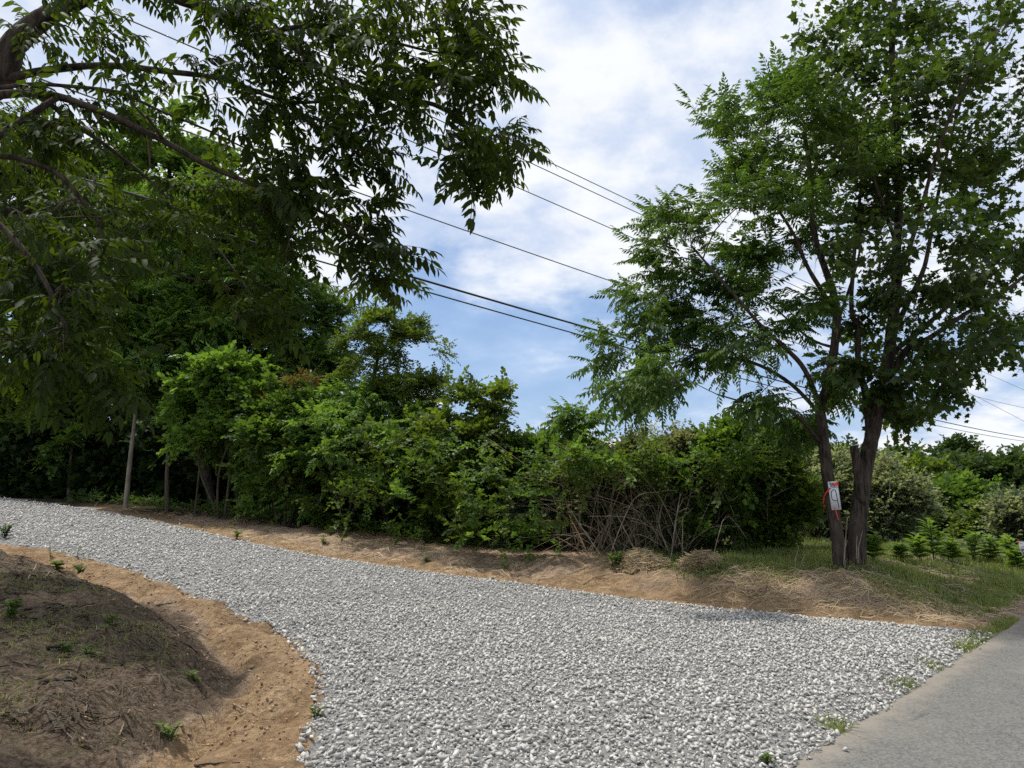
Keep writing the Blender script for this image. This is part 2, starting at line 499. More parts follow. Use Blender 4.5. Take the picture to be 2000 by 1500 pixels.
c = n.mix(n.math('MULTIPLY', n.math('SUBTRACT', 1.0, n.smooth(en, 0.0, 0.30)), 0.6), c, (0.27, 0.235, 0.19))
bp = n.node('ShaderNodeBump', i_Height=vor.outputs['Distance'], i_Strength=0.5, i_Distance=0.006)
p = n.node('ShaderNodeBsdfPrincipled', i_Base_Color=c, i_Roughness=0.88, i_Normal=bp.outputs[0])
p.inputs['Specular IOR Level'].default_value = 0.25
out(n, p.outputs[0])

# ground
m, n = mat_new('earth'); M['earth'] = m
pos = n.node('ShaderNodeNewGeometry').outputs['Position']
fine = n.noise(pos, 26, 6, 0.68, 0.3)
midn = n.noise(pos, 4.2, 6, 0.62, 0.5)
bign = n.noise(pos, 0.9, 4, 0.55)
clay = n.mix(n.smooth(midn, 0.32, 0.68), (0.235, 0.150, 0.082), (0.42, 0.290, 0.172))
clay = n.mix(n.math('MULTIPLY', n.smooth(fine, 0.45, 0.75), 0.5), clay, (0.48, 0.35, 0.21))
tan = n.mix(n.smooth(midn, 0.35, 0.65), (0.28, 0.200, 0.138), (0.48, 0.355, 0.245))
tan = n.mix(n.smooth(fine, 0.54, 0.74), tan, (0.17, 0.12, 0.08))
humus = n.mix(n.smooth(fine, 0.32, 0.66), (0.064, 0.046, 0.031), (0.21, 0.158, 0.112))
humus = n.mix(n.math('MULTIPLY', n.smooth(midn, 0.52, 0.70), 0.6), humus, (0.24, 0.185, 0.125))
humus = n.mix(n.math('MULTIPLY', n.smooth(n.noise(pos, 2.3, 5, 0.6), 0.54, 0.68), 0.5), humus, (0.075, 0.085, 0.035))
turf = n.mix(n.smooth(fine, 0.35, 0.65), (0.065, 0.085, 0.03), (0.15, 0.17, 0.07))
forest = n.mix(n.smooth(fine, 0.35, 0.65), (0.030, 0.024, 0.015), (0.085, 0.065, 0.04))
dust = n.mix(n.smooth(fine, 0.35, 0.65), (0.26, 0.256, 0.248), (0.42, 0.41, 0.39))
jit = n.math('ADD', n.math('MULTIPLY', n.math('SUBTRACT', midn, 0.5), 1.1), n.math('MULTIPLY', n.math('SUBTRACT', fine, 0.5), 0.7))
def msk(name):
    return n.smooth(n.math('ADD', n.attr(name), jit), 0.35, 0.65)
c = n.mix(msk('clay'), tan, clay)
c = n.mix(msk('humus'), c, humus)
c = n.mix(msk('turf'), c, turf)
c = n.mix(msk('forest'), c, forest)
c = n.mix(n.smooth(n.math('ADD', n.attr('dust'), n.math('MULTIPLY', jit, 0.25)), 0.4, 0.6), c, dust)
coarse = n.noise(pos, 11, 5, 0.7, 0.8)
crk = n.node('ShaderNodeTexVoronoi', i_Vector=pos, i_Scale=17.0); crk.feature = 'F1'
hgt = n.math('ADD', n.math('ADD', n.math('MULTIPLY', fine, 0.5), n.math('MULTIPLY', midn, 0.9)), n.math('ADD', n.math('MULTIPLY', coarse, 1.1), n.math('MULTIPLY', crk.outputs['Distance'], -0.35)))
c = n.mix(n.math('MULTIPLY', n.smooth(coarse, 0.52, 0.72), 0.45), c, n.mix(1.0, c, (0.45, 0.43, 0.42), 'MULTIPLY'))
bp = n.node('ShaderNodeBump', i_Height=hgt, i_Strength=1.0, i_Distance=0.08)
p = n.node('ShaderNodeBsdfPrincipled', i_Base_Color=c, i_Roughness=0.95, i_Normal=bp.outputs[0])
p.inputs['Specular IOR Level'].default_value = 0.1
out(n, p.outputs[0])

# ------------------------------------------------------------------ ground sheet
def graded(lo, hi, step, outer_lo, outer_hi, g=1.16):
    a = list(np.arange(lo, hi + 1e-6, step)); s = step
    while a[-1] < outer_hi: s *= g; a.append(a[-1] + s)
    s = step; b = []
    x = lo
    while x > outer_lo: s *= g; x -= s; b.append(x)
    return np.array(b[::-1] + a)
gx = graded(-9.0, 8.5, 0.065, -900, 900)
gy = graded(3.8, 15.0, 0.065, -60, 1500)
X, Y = np.meshgrid(gx, gy)
fl = ground_fields(X, Y)
Z = height(X, Y, True, fl)
d1, d2, rd, dg, ing, inm, far = fl
nx, ny = len(gx), len(gy)
idx = np.arange(nx * ny).reshape(ny, nx)
F = np.stack([idx[:-1, :-1], idx[:-1, 1:], idx[1:, 1:], idx[1:, :-1]], -1).reshape(-1, 4)
depth_far = d2
clay_m = np.where(inm, sstep(0.85, 0.45, d1 + 0.7 * vnoise(X, Y, 1.5, 8)), np.where(far, sstep(1.1, 0.25, d2) * 0.9 + 0.5 * sstep(-0.05, 0.30, vnoise(X, Y, 0.8, 9)) , 0))
hum_m = np.where(inm, sstep(0.45, 1.0, d1 + 0.7 * vnoise(X, Y, 1.5, 8)), 0)
turf_m = np.where(far, sstep(0.9, 1.9, d2 + 1.1 * vnoise(X, Y, 0.9, 14)) * sstep(1.3, 3.0, X + 0.8 * vnoise(X, Y, 0.8, 15)), 0)
turf_m = np.maximum(turf_m, np.where(far & (X > 6.3), sstep(0.5, 1.5, -rd), 0)) * sstep(0.15, 0.5, -rd)
turf_m = np.maximum(turf_m, np.where(inm, 0.55 * sstep(1.5, 5, d1), 0))
_fb = [gp(u, v) for u, v in [(0, 958), (60, 964), (250, 988), (550, 1024), (900, 1068), (1300, 1074)]]
for_line = np.interp(X, [-40] + [p[0] for p in _fb], [_fb[0][1] + 14] + [p[1] for p in _fb])
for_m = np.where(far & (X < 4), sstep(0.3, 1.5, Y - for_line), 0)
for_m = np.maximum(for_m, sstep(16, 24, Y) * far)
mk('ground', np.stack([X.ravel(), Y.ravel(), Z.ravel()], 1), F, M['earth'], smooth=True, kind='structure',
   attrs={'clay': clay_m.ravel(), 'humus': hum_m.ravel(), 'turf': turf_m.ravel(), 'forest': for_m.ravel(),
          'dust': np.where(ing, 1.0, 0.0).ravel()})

# ------------------------------------------------------------------ asphalt road
s_ = np.concatenate([np.arange(-14, -0.5, 0.6), np.arange(-0.5, 8, 0.08), np.arange(8, 60, 0.8)])
o_ = np.array([0, .05, .12, .25, .5, .9, 1.5, 2.4, 3.4, 4.4, 5.2])
Vr, ed = [], []
for a in s_:
    for b in o_:
        wob = (0.07 * vnoise(a, 0, 2.3, 71) + 0.06 * vnoise(a, 0, 9.0, 72)) if b < 0.3 else 0
        q = RD0 + RDIR * a + RNRM * (b + wob)
        Vr.append((q[0], q[1], float(base_h(q[0], q[1])) + 0.004 + 0.03 * math.sin(min(b, 5.2) / 5.2 * math.pi) - (0.012 if b == 0 else 0))); ed.append(b)
k = len(o_); ii = np.arange(len(s_) * k).reshape(len(s_), k)
Fr = np.stack([ii[:-1, :-1], ii[:-1, 1:], ii[1:, 1:], ii[1:, :-1]], -1).reshape(-1, 4)
mk('asphalt_road', np.array(Vr), Fr, M['asphalt'], smooth=True, kind='structure', attrs={'edge': np.array(ed)})

# ------------------------------------------------------------------ gravel
def hull_stone(seed, npts=13):
    r = np.random.default_rng(seed)
    import bmesh
    p = unit(r.normal(size=(npts, 3))) * (0.75 + 0.25 * r.random((npts, 1))) * np.array([1.0, 0.76, 0.48])
    bm = bmesh.new()
    for q in p: bm.verts.new(q)
    bmesh.ops.convex_hull(bm, input=bm.verts)
    bmesh.ops.delete(bm, geom=[v_ for v_ in bm.verts if not v_.link_faces], context='VERTS')
    bmesh.ops.triangulate(bm, faces=bm.faces)
    bm.verts.index_update()
    V = np.array([v_.co[:] for v_ in bm.verts]); Fm = np.array([[v_.index for v_ in f.verts] for f in bm.faces])
    bm.free(); return V, Fm
stones = [hull_stone(100 + i, 7 + i % 4) for i in range(10)]
def rand_rot(nn, rng, flatness=0.45):
    q = rng.normal(size=(nn, 4)); q[:, 1:3] *= flatness; q /= np.linalg.norm(q, axis=1)[:, None]
    w_, x_, y_, z_ = q.T
    return np.stack([np.stack([1 - 2 * (y_**2 + z_**2), 2 * (x_*y_ - z_*w_), 2 * (x_*z_ + y_*w_)], -1),
                     np.stack([2 * (x_*y_ + z_*w_), 1 - 2 * (x_**2 + z_**2), 2 * (y_*z_ - x_*w_)], -1),
                     np.stack([2 * (x_*z_ - y_*w_), 2 * (y_*z_ + x_*w_), 1 - 2 * (x_**2 + y_**2)], -1)], 1)
def scatter_rect(x0, x1, y0, y1, dens):
    nn = int((x1 - x0) * (y1 - y0) * dens)
    # jittered grid for even packing
    s = 1 / math.sqrt(dens)
    a, b = np.meshgrid(np.arange(x0, x1, s), np.arange(y0, y1, s))
    a = a.ravel(); b = b.ravel()
    return a + (RNG.random(len(a)) - .5) * s * 1.3, b + (RNG.random(len(b)) - .5) * s * 1.3
ga = Acc()
gxs, gys = [], []
for (x0, x1, y0, y1, dn) in [(-4, 6.5, 3.6, 9.5, 720), (-9.5, 6.5, 9.5, 15, 330), (-22, 2, 15, 26, 120), (-22, -9.5, 9.5, 15, 120)]:
    a, b = scatter_rect(x0, x1, y0, y1, dn); gxs.append(a); gys.append(b)
a = np.concatenate(gxs); b = np.concatenate(gys)
# keep only what lies on the drive and near the view cone
vis = (np.abs(a) / np.maximum(b, 0.1) < 0.86)
a, b = a[vis], b[vis]
f_ = ground_fields(a, b)
edge_noise = 0.10 * vnoise(a, b, 2.2, 51) + 0.06 * vnoise(a, b, 9, 52)
inside = in_poly(a, b, GPOLY)
dd = np.minimum(f_[0], f_[1])
keep = (inside & (dd > 0.02 + edge_noise)) | (~inside & (dd < 0.05 + edge_noise))
keep &= (f_[2] < 0.03 + 0.6 * edge_noise)
stray = (~inside) & (dd < 0.5) & (RNG.random(len(a)) < 0.10 * np.exp(-dd / 0.09))
stray |= (f_[2] > 0) & (f_[2] < 0.35) & (RNG.random(len(a)) < 0.05 * np.exp(-np.maximum(f_[2], 0) / 0.07)) & (np.abs((a - RD0[0]) * RDIR[0] + (b - RD0[1]) * RDIR[1] - 2.4) < 3.2)
keep |= stray
a, b = a[keep], b[keep]
zz = height(a, b)
rdk = road_d(a, b)
zz = np.where(rdk > 0, base_h(a, b) + 0.006, zz)
sz = 0.012 + 0.024 * RNG.random(len(a)) ** 1.3 + 0.010 * (RNG.random(len(a)) < 0.06)
sz = sz * np.where(b > 15, 1.45, 1.0) * np.where((b > 9.5) & (b <= 15), 1.12, 1.0)
tint = np.clip(RNG.beta(2.6, 2.6, len(a)), 0, 1)
ch = RNG.integers(0, len(stones), len(a))
Rm = rand_rot(len(a), RNG, 0.42)
P = np.stack([a, b, zz + 0.012 * RNG.random(len(a)) + sz * (0.15 + 0.25 * RNG.random(len(a)))], 1)
for k in range(len(stones)):
    s = ch == k
    ga.add(*stamp(stones[k][0], stones[k][1], P[s], Rm[s], sz[s], tint[s]))
go = ga.build('gravel', M['stone'], kind='stuff')
tag(go, 'crushed light grey limestone gravel covering the curving driveway', 'gravel', kind='stuff')
print('stones', len(a))

# ------------------------------------------------------------------ leaf templates
def leaflet(L, W, detail=0, fold=0.25, curl=0.15):
    """a lance-shaped blade along +X, folded on its midrib"""
    if detail == 0:
        V = np.array([[0, 0, 0], [L * .45, W, fold * W], [L, 0, -curl * L], [L * .45, -W, fold * W]])
        Fm = np.array([[0, 1, 2], [0, 2, 3]][:2])
        Fm = np.array([[0, 2, 1], [0, 3, 2]])
        return V, Fm
    xs = [0, .22, .60, 1.0]; ws = [0, .85, .88, 0]
    mid = [[x * L, 0, -curl * L * x * x] for x in xs]
    lf = [[xs[i] * L, ws[i] * W, fold * W * ws[i] - curl * L * xs[i] ** 2] for i in (1, 2)]
    rt = [[xs[i] * L, -ws[i] * W, fold * W * ws[i] - curl * L * xs[i] ** 2] for i in (1, 2)]
    V = np.array(mid + lf + rt)
    Fm = []
    for a0, s in ((4, 1), (6, -1)):
        t = [[0, 1, a0], [1, 2, a0 + 1], [1, a0 + 1, a0], [2, 3, a0 + 1]]
        Fm += [q if s > 0 else q[::-1] for q in t]
    return V, np.array(Fm)
def rot_to(V, d, roll=0.0):
    Rm = frames(np.array([d], float), np.array([roll]))[0]
    return V @ Rm.T
def merge(parts):
    V, Fm, T, n0 = [], [], [], 0
    for v_, f_, t_ in parts:
        V.append(v_); Fm.append(np.asarray(f_) + n0); T.append(np.full(len(v_), t_)); n0 += len(v_)
    return np.vstack(V), np.vstack(Fm), np.concatenate(T)
def strip(P, wd):
    P = np.asarray(P); T = unit(np.gradient(P, axis=0)); S = unit(np.cross(T, [0, 0, 1])) * wd
    n_ = len(P); V = np.vstack([P + S, P - S, P + np.array([0, 0, -wd])]); Fm = []
    for i in range(n_ - 1):
        for a0, b0 in ((0, n_), (n_, 2 * n_), (2 * n_, 0)):
            Fm += [[a0 + i, b0 + i, b0 + i + 1], [a0 + i, b0 + i + 1, a0 + i + 1]]
    return V, np.array(Fm)
def ribbon(P, wd):
    P = np.asarray(P); T = unit(np.gradient(P, axis=0)); S = unit(np.cross(T, [0, 0, 1])) * wd
    n_ = len(P); V = np.vstack([P + S, P - S]); Fm = []
    for i in range(n_ - 1): Fm += [[i, n_ + i, n_ + i + 1], [i, n_ + i + 1, i + 1]]
    return V, np.array(Fm)
def pinnate(seed, pairs=6, detail=0, droop=0.55, lw=0.062, ll=0.30, spread=58):
    """a compound leaf one unit long, arching over"""
    r = random.Random(seed); parts = []
    pt = lambda t: np.array([t - 0.18 * droop * t * t, 0.05 * math.sin(3 * t + seed), 0.16 * t - droop * t * t])
    ts = np.linspace(0, 0.95, 6)
    sv, sf = strip([pt(t) for t in ts], 0.008) if detail else ribbon([pt(t) for t in (0, .5, .95)], .009)
    parts.append((sv, sf, -0.1))
    for i in range(pairs):
        t = 0.20 + 0.74 * i / (pairs - 1)
        tan = pt(t + .02) - pt(t - .02); tan = tan / np.linalg.norm(tan)
        for s in (-1, 1):
            if r.random() < 0.06: continue
            a = R_(spread + r.uniform(-12, 12) - 14 * t)
            side = np.array([0, s, 0])
            d = tan * math.cos(a) + side * math.sin(a) + np.array([0, 0, -0.30 - 0.35 * r.random()])
            k = (0.78 + 0.5 * math.sin(math.pi * min(t * 1.05, 1))) * 0.8 * r.uniform(0.85, 1.12)
            v_, f_ = leaflet(ll * k, lw * k, detail, 0.30, 0.16 + 0.2 * r.random())
            parts.append((rot_to(v_, d, r.uniform(-0.5, 0.5)) + pt(t + r.uniform(-.02, .02)), f_, r.uniform(-0.18, 0.18)))
    v_, f_ = leaflet(ll * .95, lw, detail)
    parts.append((rot_to(v_, pt(.96) - pt(.9), r.uniform(-.3, .3)) + pt(.95), f_, 0.05))
    return merge(parts)
def sprig(seed, nl=8, wid=0.16, ll=0.36, detail=0):
    r = random.Random(seed); parts = []
    pt = lambda t: np.array([t, 0.06 * math.sin(4 * t + seed), 0.05 - 0.22 * t * t])
    for i in range(nl):
        t = 0.08 + 0.9 * i / (nl - 1)
        a = R_(r.uniform(30, 75)); s = 1 if i % 2 else -1
        ph = r.uniform(-0.6, 0.9)
        d = np.array([math.cos(a), s * math.sin(a) * math.cos(ph), math.sin(a) * math.sin(ph) - 0.15])
        if i == nl - 1: d = np.array([1, 0, -.2])
        k = r.uniform(0.75, 1.2)
        v_, f_ = leaflet(ll * k, wid * k, detail, 0.25, 0.12)
        parts.append((rot_to(v_, d, r.uniform(-.7, .7)) + pt(t), f_, r.uniform(-0.22, 0.22)))
    return merge(parts)
def maple_leaf():
    pts = [(0, 0), (.05, .46), (.30, .36), (.50, .60), (.56, .26), (1.0, 0), (.56, -.26), (.50, -.60), (.30, -.36), (.05, -.46)]
    V = np.array([(x, y, 0.10 * abs(y) - 0.14 * x * x) for x, y in pts] + [(.36, 0, 0)])
    Fm = np.array([[10, (i + 1) % 10, i] for i in range(10)])[:, ::-1]
    return V, Fm
def maple_sprig(seed, nl=6):
    r = random.Random(seed); parts = []; mv, mf = maple_leaf()
    for i in range(nl):
        t = 0.1 + 0.8 * i / (nl - 1); s = 1 if i % 2 else -1
        a = R_(r.uniform(25, 85)) * s
        base = np.array([t, 0, -0.1 * t * t])
        d = np.array([math.cos(a), math.sin(a), r.uniform(-.65, .1)])
        tip = base + d * 0.22
        sv, sf = ribbon([base, tip], 0.008)
        parts.append((sv, sf, -.1))
        k = r.uniform(.30, .46)
        parts.append((rot_to(mv * k, d + np.array([0, 0, -.45]), r.uniform(-.7, .7)) + tip, mf, r.uniform(-.2, .2)))
    return merge(parts)
TPL = {
    'pin_near': [pinnate(i, 5 + i % 2, 1, 0.26 + 0.12 * (i % 3), 0.056, 0.31) for i in range(5)],
    'pin': [pinnate(10 + i, 7, 0, 0.30 + 0.13 * (i % 3), 0.052, 0.27, 66) for i in range(4)],
    'spr': [sprig(20 + i) for i in range(4)],
    'spr_small': [sprig(30 + i, 9, 0.10, 0.26) for i in range(4)],
    'map': [maple_sprig(40 + i) for i in range(4)],
    'far': [sprig(50 + i, 6, 0.22, 0.50) for i in range(4)],
}

# ------------------------------------------------------------------ tree growing
class Skeleton:
    def __init__(s): s.P = np.zeros((0, 3)); s.r = np.zeros(0)
    def add(s, P, r):
        s.P = np.vstack([s.P, P]); s.r = np.concatenate([s.r, np.broadcast_to(r, (len(P),))])
def connect(sk, tgt, acc, rng, rscale=1.0, k=5, bow=0.12, zpen=0.35):
    """join a clump to the nearest part of the skeleton by a bowed branch"""
    d = np.linalg.norm(sk.P - tgt, axis=1) + zpen * np.maximum(sk.P[:, 2] - tgt[2], 0)
    i = int(np.argmin(d)); a = sk.P[i]; L = np.linalg.norm(tgt - a)
    if L < 0.04: return
    m1 = a + (tgt - a) * 0.35 + np.array([0, 0, bow * L]) + rng.normal(size=3) * 0.06 * L
    m2 = a + (tgt - a) * 0.7 + np.array([0, 0, bow * 0.9 * L]) + rng.normal(size=3) * 0.06 * L
    P = smooth_path([a, m1, m2, tgt], 2)
    r0 = min(sk.r[i] * 0.7, (0.006 + 0.011 * L) * rscale); r1 = max(0.0025, r0 * 0.4)
    r = np.linspace(r0, r1, len(P))
    acc.add(*tube(P, r, k))
    sk.add(P[1:], r[1:])
def leafy(clumps, rng, tpl, ntw, tlen, nleaf, lsize, acc, twig_acc=None, up=0.25, out_w=0.7, droop=0.25, flat=0.75, tint0=0.5, tints=0.28, twr=0.004, centre=None):
    """clumps (n,4 or 5): x y z radius (own centre index). Leaves leave short twigs in each clump. Returns leaf P,R,S"""
    Cc = np.repeat(clumps[:, :3], ntw, 0); rc = np.repeat(clumps[:, 3], ntw)
    n = len(Cc)
    S = Cc + rng.normal(size=(n, 3)) * (rc * 0.30)[:, None] * np.array([1, 1, flat])
    rnd = unit(rng.normal(size=(n, 3)))
    o = unit(Cc - centre) if centre is not None and np.ndim(centre) == 1 else (unit(Cc - np.repeat(centre, ntw, 0)) if centre is not None else 0)
    D = unit(rnd * (1 - out_w * 0.5) + out_w * o + np.array([0, 0, up]))
    L = tlen * rc * rng.uniform(0.7, 1.25, n)
    ct = np.repeat(rng.uniform(-tints, tints, len(clumps)) * 0.6, ntw)
    PP, DD, TT = [], [], []
    side = unit(np.cross(D, [0, 0, 1]))
    for j in range(nleaf):
        t = (j + 0.6) / nleaf
        p = S + D * (L * t)[:, None] + np.array([0, 0, -1.0]) * (droop * L * t * t)[:, None]
        s = 1 if j % 2 else -1
        if j == nleaf - 1: d = D + rng.normal(size=(n, 3)) * .25
        else: d = 0.55 * D + s * 0.8 * side + rng.normal(size=(n, 3)) * 0.35
        d[:, 2] += 0.12 - droop * t
        PP.append(p); DD.append(unit(d)); TT.append(tint0 + ct + rng.uniform(-tints, tints, n) + 0.10 * t)
    P = np.vstack(PP); D2 = np.vstack(DD); T = np.concatenate(TT)
    Sx = lsize * rng.uniform(0.72, 1.25, len(P))
    Rm = frames(D2, rng.normal(size=len(P)) * 0.35)
    ch = rng.integers(0, len(tpl), len(P))
    if acc is not None:
        for k in range(len(tpl)):
            q = ch == k
            if q.any(): acc.add(*stamp(tpl[k][0], tpl[k][1], P[q], Rm[q], Sx[q], T[q], tpl[k][2]))
    if twig_acc is not None:
        ts = np.linspace(0, 1, 4)
        for i in range(n):
            pts = S[i] + np.outer(ts, D[i] * L[i]) + np.outer(-droop * L[i] * ts * ts, [0, 0, 1.0])
            twig_acc.add(*tube(np.vstack([Cc[i], pts]), np.linspace(twr, twr * .4, 5), 3, False))
    return P, Rm, Sx, T, ch

def plant(name, label, cat, base, blobs, mat, leaf='spr', n=60, ntw=5, tlen=1.0, nleaf=5, lsize=0.2, crad=0.30, bark='twig', stem_r=0.03,
          seed=0, group=None, up=0.25, droop=0.25, shell=0.45, stems=1, lean=None, trunk_path=None, twigs=False, tint0=0.5, depth_k=0.85, bare=0, extra=None):
    """a shrub or tree: base (x, y) or pixel-solved point, blobs (u, v, ru, rv, dY) in photograph pixels at the plant's distance"""
    rng = np.random.default_rng(1000 + seed)
    n = int(n * .45); lsize *= 1.26
    G = np.array(base, float); Yb = G[1]
    root = thing(name, tuple(G), label, cat, group)
    sk = Skeleton(); bacc = Acc()
    B = []
    for (u, v, ru, rv, dY) in blobs:
        c = at(u, v, Yb + dY); k = (Yb + dY) / FPX * 1.02
        B.append((c, np.array([ru * k, min(ru, rv * 1.3) * k * depth_k, rv * k])))
    # stems / trunk
    if trunk_path is not None:
        paths = [smooth_path([G - np.array([0, 0, .15])] + [at(u, v, Yb + dy) for u, v, dy in tp], 5) for tp in trunk_path]
    else:
        paths = []
        for i in range(stems):
            c = B[i % len(B)][0]
            g = G + np.array([rng.normal() * .10, rng.normal() * .10, -.1]) * (stems > 1) - np.array([0, 0, .08])
            mid = g + (c - g) * .5 + rng.normal(size=3) * .08 * np.linalg.norm(c - g) * np.array([1, 1, .2])
            paths.append(smooth_path([g, mid, c], 6))
    for i, P in enumerate(paths):
        r = np.linspace(stem_r, stem_r * .35, len(P)) * (1 if i == 0 else .75)
        r[0] *= 1.35
        o = Acc(); o.add(*tube(P, r, 8 if stem_r > .05 else 6, rough=.12))
        o.build('trunk' if len(paths) == 1 else 'stem', M[bark], root, True)
        sk.add(P[len(P) // 4:], r[len(P) // 4:])
    wts = np.array([b[1][0] * b[1][2] for b in B]); wts /= wts.sum()
    cl, cen = [], []
    for i in range(n):
        b = B[rng.choice(len(B), p=wts)]
        d = unit(rng.normal(size=3)); d[2] = abs(d[2]) if rng.random() < .35 else d[2]
        rr = shell + (1 - shell) * rng.random() ** .6
        if rng.random() < .10: rr = rng.uniform(1.0, 1.22); d[2] = abs(d[2]) * .8 + .15
        p = b[0] + d * b[1] * rr
        if p[2] < hz(p[0], p[1]) + .08: p[2] = hz(p[0], p[1]) + .08 + .2 * rng.random()
        cl.append([*p, crad * rng.uniform(.7, 1.3)]); cen.append(b[0] - np.array([0, 0, .3 * b[1][2]]))
    cl = np.array(cl); cen = np.array(cen)
    order = np.argsort([np.min(np.linalg.norm(sk.P - c[:3], axis=1)) for c in cl])
    for i in order: connect(sk, cl[i, :3], bacc, rng, 1.0, 3)
    for i in range(bare):
        b = B[rng.choice(len(B), p=wts)]
        connect(sk, b[0] + unit(rng.normal(size=3)) * b[1] * rng.uniform(.8, 1.1), bacc, rng, .8, 4, -.1)
    acc = Acc(); tacc = bacc if twigs else None
    leafy(cl, rng, TPL[leaf], ntw, tlen, nleaf, lsize, acc, tacc, up=up, droop=droop, centre=cen, tint0=tint0)
    bacc.build('twigs', M[bark if bark != 'palebark' else 'twig'], root, kind='stuff')
    acc.build('crown', M[mat], root, kind='stuff')
    if extra: extra(root, rng, B)
    return root

# ------------------------------------------------------------------ big trees on the bank (right)
def main_tree(name, label, base_uv, Yb, trunk, limbs, clumps, leaf, mat, r0, seed, ntw, nleaf, lsize, tlen, crad_k, nobj, leafmat, droop, sprd):
    rng = np.random.default_rng(seed)
    G = at(*base_uv, Yb); G[2] = hz(G[0], G[1])
    root = thing(name, tuple(G), label, 'tree')
    sk = Skeleton()
    P = smooth_path([G - [0, 0, .25], G + [0, 0, .05]] + [at(u, v, Yb + dy) for u, v, dy in trunk], 6)
    r = np.interp(np.linspace(0, 1, len(P)), [0, .04, .10, .25, 1], [1.75, 1.4, 1.12, 1.0, .36]) * r0
    o = Acc(); o.add(*tube(P, r, 16, rough=.16)); o.build('trunk', M['bark'], root, True)
    sk.add(P[len(P) // 3:], r[len(P) // 3:])
    for i, (pts, rl) in enumerate(limbs):
        Q = smooth_path([at(u, v, Yb + dy) for u, v, dy in pts], 5)
        rr = np.linspace(rl, rl * .35, len(Q))
        o = Acc(); o.add(*tube(Q, rr, 8, rough=.12)); o.build('limb', M['bark'], root, True)
        sk.add(Q[2:], rr[2:])
    cl = []
    for (u, v, rp) in clumps:
        for q in range(sprd):
            dy = rng.normal() * 1.0 + 0.3
            dy = float(np.clip(dy, -1.6, 2.4))
            c = at(u + rng.normal() * rp * .55, v + rng.normal() * rp * .5, Yb + dy)
            cl.append([*c, rp * crad_k * (Yb / FPX) * rng.uniform(.75, 1.2)])
    cl = np.array(cl)
    tw = Acc()
    order = np.argsort([np.min(np.linalg.norm(sk.P - c[:3], axis=1)) for c in cl])
    for i in order: connect(sk, cl[i, :3], tw, rng, 1.0, 5)
    acc = Acc()
    ctr = cl[:, :3].mean(0) + np.array([.6, 0, -1.0])
    Pl, Rl, Sl, Tl, ch = leafy(cl, rng, TPL[leaf], ntw, tlen, nleaf, lsize, None, tw, up=.15, droop=droop, centre=ctr, out_w=.8, twr=.005)
    # the 300 compound leaves that show largest are objects, the rest one mass
    uu = 1000 + FPX * Pl[:, 0] / (Pl[:, 1] * CT + (Pl[:, 2] - CAMZ) * ST)
    key = np.where((uu > 0) & (uu < 2000), Sl / Pl[:, 1], 0)
    big = np.zeros(len(Pl), bool); big[np.argsort(-key)[:nobj]] = True
    tpl = TPL[leaf]
    for k in range(len(tpl)):
        q = (ch == k) & ~big
        acc.add(*stamp(tpl[k][0], tpl[k][1], Pl[q], Rl[q], Sl[q], Tl[q], tpl[k][2]))
    tw.build('twigs', M['twig'], root, kind='stuff')
    acc.build('crown', M[mat], root, kind='stuff')
    leaf_objects(root, tpl, Pl, Rl, Sl, ch, np.where(big)[0], mat)
    return root, sk, G
_LM = {}
def leaf_objects(root, tpl, Pl, Rl, Sl, ch, ids, mat):
    for i in ids:
        key = (id(tpl[ch[i]][0]), mat)
        if key not in _LM:
            o = mk('leaf', tpl[ch[i]][0], tpl[ch[i]][1], M[mat], attrs={'t': tpl[ch[i]][2] + .5})
            _LM[key] = o.data
        else:
            o = bpy.data.objects.new('leaf', _LM[key]); COL.objects.link(o)
        m4 = np.eye(4); m4[:3, :3] = Rl[i] * Sl[i]; m4[:3, 3] = Pl[i] - np.array(root.location)
        o.parent = root
        o.matrix_local = Matrix(m4.tolist())

